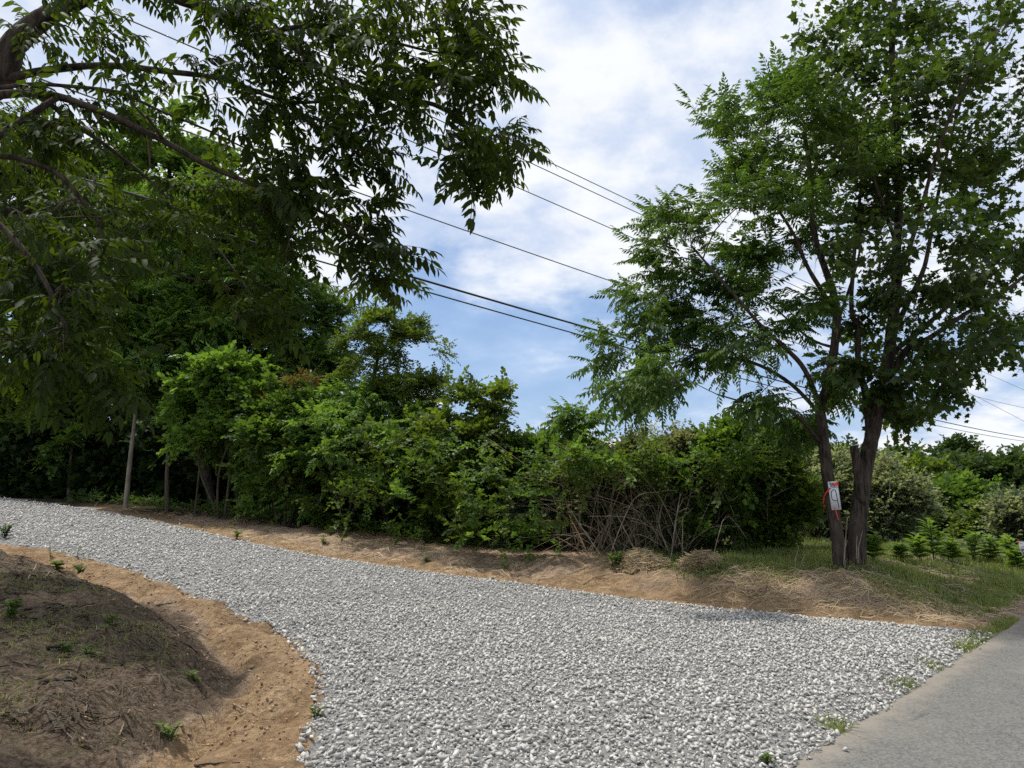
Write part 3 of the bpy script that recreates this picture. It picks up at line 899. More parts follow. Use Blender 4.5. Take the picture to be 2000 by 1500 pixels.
YB = gp(1655, 1106)[1]
A_cl = [(1620,260,50),(1560,350,50),(1500,340,50),(1580,230,45),(1470,500,45),(1560,450,40),(1340,590,40),(1410,660,40),(1480,560,40),(1400,235,55),(1470,265,60),(1440,330,55),(1520,210,50),(1540,290,60),(1600,320,60),(1330,450,55),(1300,480,45),(1400,470,55),(1450,400,55),(1500,450,50),(1300,540,50),(1360,540,55),(1420,560,55),(1280,600,45),(1250,640,45),(1320,640,55),(1390,620,50),(1460,620,55),(1520,560,45),(1260,690,45),(1300,730,45),(1360,690,50),(1235,745,34),(1275,755,34),(1330,735,32),(1460,690,50),(1490,765,26),(1550,660,40),(1580,600,30),(1640,420,60),(1590,400,50),(1650,350,60),(1560,810,22),(1620,770,35),(1580,800,35)]
walnut_tree, skA, GA = main_tree('walnut_tree', 'slender dark-barked tree with feathery compound leaves, the white number sign tied to its trunk', (1642, 1106), YB,
    [(1634,1040,0),(1624,980,0),(1613,900,0),(1606,831,0),(1602,795,.05),(1617,750,.05),(1632,660,.1),(1633,606,.1),(1624,560,.15),(1608,516,.2),(1594,470,.3),(1586,412,.3),(1582,330,.3),(1570,260,.3)],
    [([(1633,612,.1),(1595,552,-.1),(1572,511,-.2),(1550,457,-.3),(1500,380,-.5),(1450,300,-.6)], .042),
     ([(1604,800,0),(1572,723,-.3),(1532,678,-.5),(1490,640,-.7),(1420,560,-.8),(1350,480,-.7)], .045),
     ([(1604,812,0),(1545,750,.3),(1473,709,.4),(1406,696,.4),(1347,678,.3),(1290,660,.2)], .036),
     ([(1606,870,0),(1563,817,-.3),(1527,800,-.5),(1470,790,-.8),(1400,770,-.9)], .030),
     ([(1632,640,.1),(1660,560,.3),(1680,480,.4),(1670,400,.5)], .030),
     ([(1633,680,.1),(1580,660,.6),(1510,600,1.0),(1440,560,1.3)], .026)],
    A_cl, 'pin', 'walnut', .088, 11, 6, 6, .40, 1.15, 1.0, 300, 'walnut', .22, 2)
B_cl = [(1690,60,45),(1630,130,50),(1585,185,45),(1700,150,70),(1780,60,80),(1850,20,80),(1930,30,80),(1640,230,55),(1720,260,75),(1800,180,80),(1880,130,80),(1970,120,80),(1690,330,60),(1760,360,70),(1840,290,80),(1930,240,80),(1990,330,80),(1700,440,50),(1780,460,60),(1860,400,75),(1940,420,75),(1880,500,60),(1960,540,60),(1820,560,50),(1900,610,50),(1980,610,40),(1850,660,40),(1920,660,36),(1790,640,40),(1725,560,36),(1760,740,40),(1800,750,40),(1840,720,36),(1790,790,20),(1720,720,36),(1690,640,26),(1655,710,24),(1745,770,26),
        (1700,200,50),(1750,150,55),(1770,250,55),(1810,290,55),(1830,350,50),(1750,430,45),(1810,400,50),(1850,470,50),(1900,330,60),(1735,330,50),(1880,560,45),(1930,480,55),(1790,90,60),(1860,200,60),(1920,330,60),(1960,470,55),(1690,500,36),(1780,540,40),
        (2060,100,90),(2080,260,90),(2070,420,90),(2060,560,70),(1760,-60,90),(1880,-80,100),(2020,-60,100),(1660,-40,60),(2160,200,90),(2170,380,80)]
def extra_b(): pass
maple_tree, skB, GB = main_tree('maple_tree', 'thick-trunked tree with lobed leaves and a broken side stub, right of the slender signed tree', (1672, 1104), YB + .12,
    [(1674,1050,0),(1678,1000,0),(1684,950,0),(1694,890,0),(1706,840,0),(1716,790,.05),(1732,730,.1),(1742,640,.1),(1751,570,.2),(1750,510,.3),(1756,400,.4),(1752,250,.5),(1742,100,.6),(1750,-40,.6)],
    [([(1700,860,0),(1690,772,.1),(1676,705,.2),(1676,642,.3),(1663,605,.3),(1668,500,.4),(1680,380,.5),(1690,250,.6)], .060),
     ([(1738,735,0),(1772,682,-.2),(1815,660,-.3),(1887,612,-.5),(1960,570,-.6),(2050,500,-.7)], .058),
     ([(1744,650,.1),(1775,588,.3),(1797,543,.4),(1811,498,.5),(1832,380,.6),(1862,250,.7),(1900,120,.8)], .052),
     ([(1742,690,.1),(1842,606,.8),(1883,560,1.0),(1955,525,1.2),(2060,440,1.3)], .045),
     ([(1752,560,.2),(1790,440,-.3),(1830,300,-.7),(1880,170,-1.0),(1950,60,-1.1)], .040),
     ([(1752,480,.3),(1710,360,-.2),(1670,240,-.4),(1630,160,-.5)], .034)],
    B_cl, 'map', 'maple', .125, 12, 5, 6, .285, 1.15, 1.0, 300, 'maple', .24, 2)
# the broken stub and bark splits
st = Acc()
P = smooth_path([at(1684, 985, YB + .05), at(1676, 930, YB - .02), at(1671, 890, YB - .06), at(1667, 871, YB - .07)], 4)
st.add(*tube(P, np.linspace(.07, .062, len(P)), 10, rough=.3)); st.build('broken_stub', M['bark'], None, True).parent = [c_ for c_ in maple_tree.children if c_.name.startswith('trunk')][0]
# hanging vine and dead shoots by the trunks
def shoot(name, label, pts, r, mat='deadwood', cat='stem', group=None, Y0=None):
    P = smooth_path([at(u, v, Y) for u, v, Y in pts], 5)
    g = P[0]
    o = mk(name, *[x for x in tube(P - g, np.linspace(r, r * .5, len(P)), 6, rough=.1)], M[mat], smooth=True)
    o.location = g
    return tag(o, label, cat, group)
shoot('hanging_vine', 'thin dead vine hanging free beside the thick trunk', [(1733,850,YB-.1),(1735,890,YB-.1),(1738,930,YB-.1),(1737,975,YB-.1)], .008, cat='vine')
shoot('dead_stem', 'pale bare stem standing between the two trunks', [(1648,1104,YB-.15),(1651,1060,YB-.15),(1655,1010,YB-.12)], .012)
shoot('dead_stem', 'taller of two pale bare stems in front of the thick trunk', [(1676,1100,YB-.3),(1677,1070,YB-.3),(1685,1035,YB-.3)], .011)
shoot('dead_stem', 'shorter of two pale bare stems in front of the thick trunk', [(1673,1092,YB-.32),(1673,1070,YB-.32),(1674,1047,YB-.32)], .010)
shoot('dead_stem', 'bare pale stem left of the trunks, leaning right, nearer the trunks', [(1562,1110,YB-.2),(1567,1095,YB-.2),(1573,1082,YB-.2)], .009)
shoot('dead_stem', 'bare pale stem in grass left of the trunks, farther from them', [(1553,1108,YB-.2),(1554,1090,YB-.2),(1560,1070,YB-.2)], .010)

# ------------------------------------------------------------------ tract sign and ribbon on the slender trunk
from math import pi
def panel_mesh(pts, th):
    n_ = len(pts); V = [(x, 0, z) for x, z in pts] + [(x, th, z) for x, z in pts]
    Fm = [[0, i, i + 1] for i in range(1, n_ - 1)] + [[n_, n_ + i + 1, n_ + i] for i in range(1, n_ - 1)]
    for i in range(n_):
        j = (i + 1) % n_; Fm += [[i, n_ + i, n_ + j], [i, n_ + j, j]]
    return np.array(V, float), np.array(Fm)
def stroke(pts, wd, y=-.003, closed=False):
    P = np.array(pts, float); T = unit(np.gradient(P, axis=0)); Nn = np.stack([-T[:, 1], T[:, 0]], 1) * wd / 2
    A, Bq = P + Nn, P - Nn; n_ = len(P)
    V = np.array([(a, y, b) for a, b in A] + [(a, y, b) for a, b in Bq]); Fm = []
    for i in range(n_ - 1): Fm += [[i, n_ + i, n_ + i + 1], [i, n_ + i + 1, i + 1]]
    return V, np.array(Fm)
sc_ = at(1630, 968, YB - .11)
k = YB / FPX
sign = thing('tract_sign', tuple(sc_), 'white upright sign with a large handwritten 9 tied to the slender trunk', 'sign')
sign.rotation_euler = (0, R_(-5), 0)
hw, hh = 9.3 * k, 27 * k
def on_sign(name, vf, mat):
    o = mk(name, vf[0], vf[1], M[mat]); o.parent = sign if name == 'panel' else SP[0]; SP.append(o); return o
SP = []
on_sign('panel', panel_mesh([(-hw, -hh), (hw, -hh), (hw, hh), (-hw, hh)], .006), 'white')
q = lambda x, y: (x * hw, y * hh)          # sign coordinates -1..1
on_sign('rule', stroke([q(-.95, .56), q(0, .555), q(.97, .56)], .006), 'ink')
on_sign('staple', stroke([q(-.75, .90), q(-.55, .91), q(-.40, .89)], .012), 'ink')
L9 = [q(.42, -.38), q(.05, -.37), q(-.35, -.32), q(-.62, -.18), q(-.66, .05), q(-.52, .28), q(-.25, .40), q(.10, .41), q(.32, .33), q(.40, .10), q(.46, -.30), q(.52, -.60), q(.55, -.88)]
on_sign('digit_nine', stroke(smooth_path([(a, b, 0) for a, b in L9], 6)[:, :2], .011), 'ink')
# handwritten TRACT along the top
LET = {'T': [[(0, 1), (1, 1)], [(.5, 1), (.5, 0)]], 'R': [[(0, 0), (0, 1), (.8, .9), (.8, .6), (0, .5), (.9, 0)]], 'A': [[(0, 0), (.5, 1), (1, 0)], [(.2, .4), (.8, .4)]], 'C': [[(1, .9), (.4, 1), (0, .5), (.4, 0), (1, .1)]]}
for i, chh in enumerate('TRACT'):
    ac = Acc()
    for ln in LET[chh]:
        ac.add(*stroke([q(-.72 + i * .30 + x * .22, .63 + y * .22) for x, y in ln], .0055, -.0035))
    o = ac.build('letter', M['ink']); o.parent = SP[0]

rib = thing('flagging_ribbon', tuple(sc_ + np.array([-.02, 0, 0])), 'bright red-orange ribbon tying the white sign to the slender trunk', 'ribbon')
def band(pts, wd):
    P = smooth_path([at(u, v, Y) for u, v, Y in pts], 6); T = unit(np.gradient(P, axis=0))
    S = unit(np.cross(T, np.array([.35, -1, .2]))) * wd / 2
    n_ = len(P); tk = np.array([0.0, .0015, 0])
    V = np.vstack([P + S, P - S, P + S + tk, P - S + tk]); Fm = []
    for i in range(n_ - 1):
        Fm += [[i, n_ + i, n_ + i + 1], [i, n_ + i + 1, i + 1], [2*n_ + i, 3*n_ + i + 1, 3*n_ + i], [2*n_ + i, 2*n_ + i + 1, 3*n_ + i + 1]]
    return V, np.array(Fm)
for nm, pts, wd in [('loop', [(1622, 953, YB - .125), (1614, 962, YB - .12), (1609, 973, YB - .09), (1609, 983, YB - .05), (1612, 994, YB + .02)], .019),
                    ('tail', [(1631, 991, YB - .125), (1634, 1003, YB - .135), (1638, 1016, YB - .12)], .016),
                    ('bow', [(1625, 943, YB - .13), (1630, 947, YB - .15), (1635, 943, YB - .14), (1637, 948, YB - .13)], .030)]:
    v_, f_ = band(pts, wd); child(mk(nm, v_, f_, M['ribbon'], smooth=True), rib)

# ------------------------------------------------------------------ yard sign at the right edge
Ys = 13.0; ks = Ys / FPX
p0 = at(1989, 1058, Ys)
ys = thing('yard_sign', (p0[0] + .2, Ys, hz(p0[0] + .2, Ys)), 'white printed yard sign with a pink flag at the right edge of the grass', 'sign')
zt = p0[2] - ys.location.z
W_ = .46; H_ = 26 * ks
def on_y(name, V, Fm, mat):
    V = np.array(V, float); o = mk(name, V, Fm, M[mat]); o.parent = ys if name in ('panel', 'stake') else YP[0]; YP.append(o); return o
YP = []
pv_, pf_ = panel_mesh([(-.2 + .045, zt - H_), (W_ - .2, zt - H_ - .01), (W_ - .2, zt), (-.2, zt)], .008)
on_y('panel', pv_, pf_, 'white')
for xx in (-.05, .17):
    v_, f_ = tube([(xx, .016, -.1), (xx, .016, zt - .02)], .006, 6); on_y('stake', v_, f_, 'steel')
for nm, x0, zz_, sc2, mt in [('A', .02, -.045, .035, 'ink'), ('l', .065, -.045, .035, 'ink')]:
    ac = Acc()
    for ln in ([[(0, 0), (.5, 1), (1, 0)], [(.2, .4), (.8, .4)]] if nm == 'A' else [[(.3, 0), (.3, 1)]]):
        ac.add(*stroke([(-.2 + x0 + x * sc2, zt + zz_ + y * sc2) for x, y in ln], .007))
    o = ac.build('letter', M[mt]); o.parent = YP[0]
for j in range(3):
    a_ = np.linspace(0, 2 * pi, 13)
    v_, f_ = stroke([(-.2 + .055 + j * .036 + .013 * math.cos(t), zt - .138 + .013 * math.sin(t)) for t in a_], .011); on_y('letter', v_, f_, 'redink')
for j, (x0, z0, ln) in enumerate([(.045, -.083, .05), (.06, -.180, .010), (.085, -.180, .06), (.06, -.207, .08)]):
    v_, f_ = stroke([(-.2 + x0, zt + z0), (-.2 + x0 + ln / 2, zt + z0), (-.2 + x0 + ln, zt + z0)], .006 if j == 0 else .012); on_y('print_line', v_, f_, 'wire2' if j == 0 else 'ink')
v_, f_ = panel_mesh([(-.225, zt - .01), (-.205, zt - .035), (-.185, zt - .012), (-.19, zt + .012), (-.215, zt + .014)], .004); v_[:, 1] -= .008; on_y('flag', v_, f_, 'pink')

# ------------------------------------------------------------------ power lines
Lo = np.array([-1.6, 13.5]); Ld = np.array([34.6, 33.5])
def wire_pt(u, v):
    d = ray(u, v); r_ = d[0] / d[1]
    s = (r_ * Lo[1] - Lo[0]) / (Ld[0] - r_ * Ld[1]); y = Lo[1] + s * Ld[1]
    return s, CAMZ + y * d[2] / d[1]
def wire(label, pix, r, mat, off=0.0):
    S, Zs = zip(*[wire_pt(u, v) for u, v in pix])
    co = np.polyfit(S, Zs, 2 if len(pix) > 2 else 1)
    s = np.linspace(-0.42, 1.3, 60)
    P = np.stack([Lo[0] + s * Ld[0], Lo[1] + s * Ld[1], np.polyval(co, s)], 1)
    o0 = P[0].copy()
    v_, f_ = tube(P - o0, r, 5); o = mk('power_line', v_, f_, M[mat], smooth=True); o.location = o0
    tag(o, label, 'cable', 'overhead power lines')
wire('topmost thin overhead wire crossing the sky', [(840, 205), (1040, 300), (1290, 420), (1930, 700)], .011, 'wire2')
wire('second thin overhead wire, just under the topmost one', [(800, 208), (1020, 310), (1280, 432), (1940, 735)], .011, 'wire2')
wire('third overhead wire, a little below the topmost pair', [(810, 280), (1000, 360), (1260, 476), (1900, 771)], .011, 'wire2')
wire('lone thin overhead wire midway between the upper and lower ones', [(635, 350), (930, 455), (1245, 573), (1830, 752), (2000, 797)], .012, 'wire2')
wire('thickest black overhead cable of the set', [(630, 485), (900, 570), (1240, 670), (1810, 815), (2000, 855)], .022, 'wire')
wire('lowest overhead cable, under the thickest black one', [(590, 496), (900, 592), (1250, 688), (1790, 822), (2000, 862)], .015, 'wire')

# ------------------------------------------------------------------ trees and shrubs of the thicket, left to right
def stand(u, Y, v=1000):
    p = at(u, v, Y); return (p[0], p[1], hz(p[0], p[1]))
TH = 'trees and shrubs of the roadside thicket'
# tall trees at the back of the wood
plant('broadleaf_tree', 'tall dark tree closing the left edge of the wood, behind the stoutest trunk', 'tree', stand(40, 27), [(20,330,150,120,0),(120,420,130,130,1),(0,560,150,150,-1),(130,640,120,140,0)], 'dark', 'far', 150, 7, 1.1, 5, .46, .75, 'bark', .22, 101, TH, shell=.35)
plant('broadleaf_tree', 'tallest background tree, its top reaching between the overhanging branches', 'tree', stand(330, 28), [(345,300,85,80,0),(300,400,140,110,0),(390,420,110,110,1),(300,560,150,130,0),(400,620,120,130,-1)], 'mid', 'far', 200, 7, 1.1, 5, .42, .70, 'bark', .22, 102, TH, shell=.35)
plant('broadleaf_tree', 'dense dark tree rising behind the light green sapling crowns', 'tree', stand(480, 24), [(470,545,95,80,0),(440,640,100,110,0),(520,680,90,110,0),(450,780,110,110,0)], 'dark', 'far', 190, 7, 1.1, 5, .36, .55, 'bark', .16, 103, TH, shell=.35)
plant('broadleaf_tree', 'narrow tall tree with a pointed feathery crown, centre left', 'tree', stand(600, 21.5), [(575,585,42,48,0),(600,660,60,70,0),(590,760,75,90,0),(640,740,40,80,0)], 'mid', 'pin', 130, 6, 1.0, 6, .44, .42, 'bark', .10, 104, TH, shell=.3)
plant('vine_covered_tree', 'round-topped tree smothered in vines standing against open sky', 'tree', stand(765, 18.2), [(745,655,55,42,0),(790,700,66,60,0),(715,720,40,70,0),(800,770,62,55,0),(770,820,70,70,0),(812,645,16,24,0),(850,775,18,40,0)], 'vine', 'spr_small', 210, 6, 1.0, 6, .22, .30, 'bark', .09, 105, TH, shell=.5, bare=24, droop=.4)
# trunks at the wood's edge
plant('feathery_tree', 'feathery light green tree glowing behind the dark overhanging boughs', 'tree', stand(420, 21.5), [(330,360,70,45,0),(430,420,75,50,0),(270,430,70,50,0),(360,480,100,50,0),(490,500,60,55,0),(300,540,80,45,0),(440,570,80,45,0),(540,460,40,50,0)], 'bright', 'pin', 140, 6, 1.0, 6, .46, .42, 'bark', .12, 127, TH, shell=.35, droop=.3)
plant('broadleaf_tree', 'stoutest pale trunk at the edge of the wood, far left', 'tree', gp(60, 967), [(80,560,120,110,1),(40,650,110,100,0),(140,680,90,90,1)], 'mid', 'far', 110, 7, 1.1, 5, .34, .55, 'palebark', .17, 106, TH, trunk_path=[[(64,900,0),(68,830,0),(70,720,.2),(75,600,.5)]])
plant('slim_tree', 'slim light-barked sapling with a feathery green crown, leaning right', 'tree', gp(245, 994), [(300,610,75,45,0),(260,640,60,45,0),(350,660,60,50,0),(300,690,100,50,0),(240,720,40,40,0)], 'bright', 'pin', 110, 6, 1.0, 6, .50, .40, 'palebark', .075, 107, TH, trunk_path=[[(252,920,0),(262,830,0),(272,760,0),(285,680,.1)]], shell=.3)
plant('slim_tree', 'thin dark-barked trunk right of the leaning light sapling', 'tree', gp(328, 999), [(340,780,60,50,.4),(380,740,60,40,.4)], 'mid', 'pin', 60, 6, 1.0, 6, .42, .40, 'twig', .075, 108, TH, trunk_path=[[(326,940,0),(330,860,0),(336,790,.2)]])
plant('slim_tree', 'thin pale stem between the stoutest trunk and the leaning sapling', 'tree', gp(134, 975), [(150,800,70,50,.5),(120,850,60,40,.5)], 'mid', 'spr', 50, 6, 1.0, 5, .30, .40, 'twig', .06, 109, TH, trunk_path=[[(136,920,0),(142,860,0),(146,810,.2)]])
plant('slim_tree', 'crooked thin stem at the far left edge of the wood', 'tree', gp(30, 966), [(20,800,60,50,.5)], 'dark', 'spr', 40, 6, 1.0, 5, .30, .40, 'twig', .05, 110, TH, trunk_path=[[(33,920,0),(36,885,0),(25,850,0),(18,800,.2)]])
plant('slim_tree', 'thin wavy bare stem under the bushy crowns, left of centre', 'tree', gp(468, 1012), [(470,850,50,35,.8)], 'mid', 'spr', 40, 6, 1.0, 5, .28, .36, 'palebark', .035, 111, TH, trunk_path=[[(462,970,0),(459,930,0),(462,880,.4)]])
plant('slim_tree', 'faint greenish stem beside the wavy bare one, to its left', 'tree', gp(380, 1004), [(395,830,55,40,.6)], 'mid', 'spr', 40, 6, 1.0, 5, .28, .36, 'twig', .035, 112, TH, trunk_path=[[(386,950,0),(392,890,0),(396,840,.4)]])
# shrubs along the front
plant('leafy_shrub', 'rounded mid-green shrub crown behind the wavy bare stem', 'shrub', stand(430, 19.6), [(450,745,60,42,0),(400,790,55,50,0),(480,800,60,50,0),(440,860,75,50,0)], 'bright', 'spr', 150, 6, 1.0, 5, .30, .34, 'twig', .05, 113, TH, shell=.4, stems=3)
def rusty(root, rng):
    ac = Acc(); c0 = at(560, 762, 18.3); k_ = 18.3 / FPX
    cl = np.array([[*(c0 + rng.normal(size=3) * np.array([36, 20, 13]) * k_), .28] for _ in range(7)])
    leafy(cl, rng, TPL['spr_small'], 6, 1.0, 6, .22, ac, None, centre=c0 - np.array([0, 0, .6]))
    ac.build('rust_tinged_tip', M['rust'], root, kind='stuff')
    root.children[-1]['label'] = 'rust-red new growth at the top'
plant('leafy_shrub', 'shrub with a rust-tinged top, left of the big bright sapling', 'shrub', stand(555, 18.5), [(550,800,55,40,0),(540,870,65,55,0),(590,850,40,50,0),(560,940,60,45,.3)], 'mid', 'spr', 130, 6, 1.0, 5, .26, .32, 'twig', .045, 114, TH, shell=.4, stems=3,
      extra=lambda root, rng, B: rusty(root, rng))

plant('feathery_shrub', 'big bright green sapling clump with drooping feathery leaves, centre left', 'shrub', gp(668, 1034), [(700,800,75,38,0),(640,850,60,50,0),(760,840,75,50,0),(700,880,110,60,0),(800,900,50,60,.3),(610,930,45,45,-.2),(590,985,42,32,-.3),(740,960,90,45,.5)], 'bright', 'pin', 165, 6, 1.05, 6, .42, .36, 'twig', .045, 115, TH, shell=.35, stems=4, droop=.35)
plant('vine_draped_shrub', 'tangled vine-draped shrub with two tall shoots against the sky', 'shrub', gp(900, 1062), [(905,860,55,45,0),(880,930,60,60,0),(950,900,50,60,0),(930,990,70,55,0),(870,1000,50,50,0),(905,790,24,36,0),(962,800,38,22,0),(915,755,14,14,0),(1005,822,20,10,0)], 'vine', 'spr', 170, 6, 1.0, 5, .24, .27, 'twig', .035, 116, TH, shell=.4, stems=4, droop=.35, bare=10)
plant('leafy_shrub', 'dense green shrub right of the vine-draped one', 'shrub', gp(1040, 1066), [(1030,892,45,36,0),(1080,898,46,38,0),(1050,950,70,60,0),(1010,1000,45,50,0),(1090,985,45,50,0)], 'mid', 'spr', 140, 6, 1.0, 5, .24, .27, 'twig', .035, 117, TH, shell=.4, stems=4)
plant('pale_leaved_shrub', 'low shrub with pale grey-green leaves at the foot of the dense green shrub', 'shrub', gp(1035, 1068), [(1030,990,34,28,-.4),(1050,1040,45,26,-.4),(1000,1035,26,22,-.4)], 'silver', 'spr', 50, 6, 1.0, 5, .22, .22, 'twig', .02, 118, TH, shell=.4, stems=3)
plant('compound_leaf_sprout', 'upright sprout of long compound leaves standing above the shrubs at centre', 'sapling', stand(1140, 15.0), [(1142,825,26,16,0),(1150,845,24,14,0),(1120,835,18,14,0)], 'bright', 'pin', 14, 5, 1.0, 4, .42, .22, 'twig', .025, 119, TH, shell=.2)
def dead_tangle(root, rng, nst=120, u0=1090, u1=1400, vtop=860, mat='deadwood'):
    ac = Acc()
    for i in range(nst):
        u = rng.uniform(u0, u1); g = gp(u, 1074 + rng.uniform(-6, 5)); g[1] -= .30; L = rng.uniform(.8, 2.5)
        a = rng.normal() * .75; dy = rng.normal() * .30 - .12
        d = unit(np.array([math.sin(a), dy, abs(math.cos(a)) + .15]))
        e = g + d * L; m_ = g + d * L * .5 + np.array([0, 0, .10 * L + rng.normal() * .06]) + rng.normal(size=3) * .05
        e = e + np.array([rng.normal() * .35, 0, -abs(rng.normal()) * .4])
        P = smooth_path([g, m_, e], 4); r = rng.uniform(.006, .014)
        ac.add(*tube(P, np.linspace(r, r * .35, len(P)), 4))
    child(ac.build('dead_canes', M[mat], kind='stuff'), root)
plant('brushy_shrub', 'grey-green brushy shrub full of bare twigs above the dead branches', 'shrub', gp(1180, 1072), [(1170,908,58,32,0),(1130,960,50,55,0),(1220,930,60,50,0),(1190,990,80,50,.2),(1130,1020,40,40,0),(1260,1000,50,45,.1)], 'olive', 'spr_small', 170, 6, 1.0, 6, .19, .27, 'twig', .03, 120, TH, shell=.35, stems=5, bare=60, extra=lambda root, rng, B: dead_tangle(root, rng, 120, 1090, 1290))
plant('leafy_shrub', 'dark green shrub with bright tips right of the brushy grey-green one', 'shrub', gp(1300, 1074), [(1270,888,44,30,.2),(1330,900,50,36,0),(1290,930,60,50,.2),(1340,990,55,50,.2)], 'olive', 'spr_small', 150, 6, 1.0, 6, .21, .27, 'twig', .035, 121, TH, shell=.4, stems=4, bare=20, extra=lambda root, rng, B: dead_tangle(root, rng, 90, 1250, 1410))
plant('leafy_shrub', 'tall dark shrub under the walnut boughs, left of the signed trunk', 'shrub', gp(1440, 1078), [(1450,885,60,38,.4),(1400,905,50,40,.2),(1480,900,70,60,.3),(1420,960,70,60,.2),(1500,980,50,60,.2),(1430,1030,70,36,0)], 'mid', 'spr', 190, 6, 1.0, 5, .24, .27, 'twig', .04, 122, TH, shell=.4, stems=5, bare=16, extra=lambda root, rng, B: dead_tangle(root, rng, 26, 1390, 1500))
plant('leafy_shrub', 'yellow-green shrub at the grass edge behind the signed trunk', 'shrub', stand(1530, 14.5, 1080), [(1520,960,32,50,0),(1545,1010,34,44,0),(1510,1030,30,36,0)], 'vine', 'spr', 90, 6, 1.0, 5, .22, .24, 'twig', .03, 123, TH, shell=.4, stems=3)
# silvery shrubs past the trunks
SV = 'silvery shrubs at the far side of the grass'
plant('silvery_shrub', 'silvery grey-green shrub seen left of and between the two trunks', 'shrub', stand(1600, 19, 1075), [(1580,945,55,40,0),(1630,960,50,50,0),(1570,1010,60,50,0),(1640,1020,50,46,0)], 'silver', 'spr_small', 150, 6, 1.0, 6, .27, .38, 'twig', .04, 124, SV, shell=.4, stems=4)
plant('silvery_shrub', 'silvery grey-green shrub right of the thick trunk', 'shrub', stand(1735, 18, 1080), [(1740,950,50,40,0),(1720,1000,45,50,0),(1765,1010,45,46,0),(1740,1050,70,34,0)], 'silver', 'spr_small', 160, 6, 1.0, 6, .26, .36, 'twig', .04, 125, SV, shell=.4, stems=4)
plant('silvery_shrub', 'dusky grey-green shrub at the right edge behind the yard sign', 'shrub', stand(1985, 19, 1080), [(1995,1015,34,32,0),(2035,1030,45,50,0),(1985,1052,34,30,0)], 'silver', 'spr_small', 120, 6, 1.0, 6, .26, .36, 'twig', .04, 126, SV, shell=.4, stems=4, tint0=.2)
# valley trees
VT = 'trees in the valley beyond the grass'
def vt(label, u, Y, blobs, mat, seed, n=120, lsize=.6, crad=.9, leaf='far', r=.2):
    lsize *= .66; n = int(n * 1.2)
    plant('valley_tree', label, 'tree', stand(u, Y), blobs, mat, leaf, n, 6, 1.1, 5, lsize, crad, 'bark', r, seed, VT, shell=.4)
vt('rounded bright green tree in the valley, right of the silvery shrub', 1855, 30, [(1860,990,65,32,0),(1840,1030,60,40,0),(1890,1030,50,40,0)], 'mid', 131, 260, .46, .6)
vt('domed tree standing highest on the right skyline', 1880, 62, [(1880,905,26,28,0),(1885,950,45,30,0)], 'far', 132, 110, .75, 1.0)
vt('dark tree right of the domed skyline tree', 1945, 52, [(1940,935,45,32,0),(1955,975,50,40,0)], 'far', 133, 120, .7, 1.0)
vt('dark tree at the right edge of the skyline', 2005, 50, [(2000,930,45,34,0),(2015,985,50,45,0)], 'far', 134, 120, .7, 1.0)
vt('tree behind the rounded bright one, left of the domed skyline tree', 1830, 55, [(1835,945,45,32,0),(1810,985,50,35,0)], 'dark', 135, 120, .7, 1.0)
vt('yellow-green low tree just right of the thick trunk', 1785, 40, [(1780,945,38,22,0),(1770,985,45,30,0)], 'vine', 136, 110, .55, .8)
vt('dark tree on the skyline just right of the thick trunk', 1755, 60, [(1755,925,32,24,0),(1750,965,45,30,0)], 'dark', 137, 110, .75, 1.0)
vt('dark skyline tree seen between the two trunks', 1650, 58, [(1655,920,34,26,0),(1640,960,50,30,0)], 'far', 138, 120, .75, 1.0)
vt('dark skyline tree left of the signed trunk', 1575, 55, [(1580,920,40,28,0),(1560,960,50,34,0)], 'far', 139, 120, .75, 1.0)
vt('low yellowish tree between the rounded bright tree and the right edge', 1950, 26, [(1950,1030,40,26,0),(1930,1050,40,24,0)], 'vine', 140, 110, .36, .5)
# far wood on the ridge and the dark mass inside the left wood
rng = np.random.default_rng(5)
ac = Acc(); cl = []
for i in range(260):
    Yf = rng.uniform(120, 300); u = rng.uniform(1150, 2250); p = at(u, 900, Yf); z0 = hz(p[0], Yf)
    hgt = rng.uniform(6, 11)
    for j in range(4):
        cl.append([p[0] + rng.normal() * 2.2, Yf + rng.normal() * 2, z0 + hgt * rng.uniform(.35, .95), 2.2])
leafy(np.array(cl), rng, TPL['far'], 6, 1.0, 2, 2.3, ac, None)
tag(ac.build('distant_woods', M['far'], kind='stuff'), 'far wooded ridge along the right horizon', 'woods', kind='stuff')
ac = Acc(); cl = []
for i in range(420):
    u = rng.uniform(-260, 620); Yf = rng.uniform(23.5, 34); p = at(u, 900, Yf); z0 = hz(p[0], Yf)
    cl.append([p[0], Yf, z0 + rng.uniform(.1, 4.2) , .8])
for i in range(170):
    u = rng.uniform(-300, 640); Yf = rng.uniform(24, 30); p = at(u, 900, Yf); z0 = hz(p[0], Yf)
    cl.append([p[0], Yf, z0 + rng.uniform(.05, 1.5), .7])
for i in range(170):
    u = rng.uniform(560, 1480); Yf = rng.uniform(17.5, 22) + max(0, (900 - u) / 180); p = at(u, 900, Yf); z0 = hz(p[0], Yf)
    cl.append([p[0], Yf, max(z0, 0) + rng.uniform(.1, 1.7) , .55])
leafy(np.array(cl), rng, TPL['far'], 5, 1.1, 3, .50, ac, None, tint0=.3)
tag(ac.build('understory', M['dark'], kind='stuff'), 'dark tangled understory filling the wood behind the front shrubs', 'undergrowth', kind='stuff')
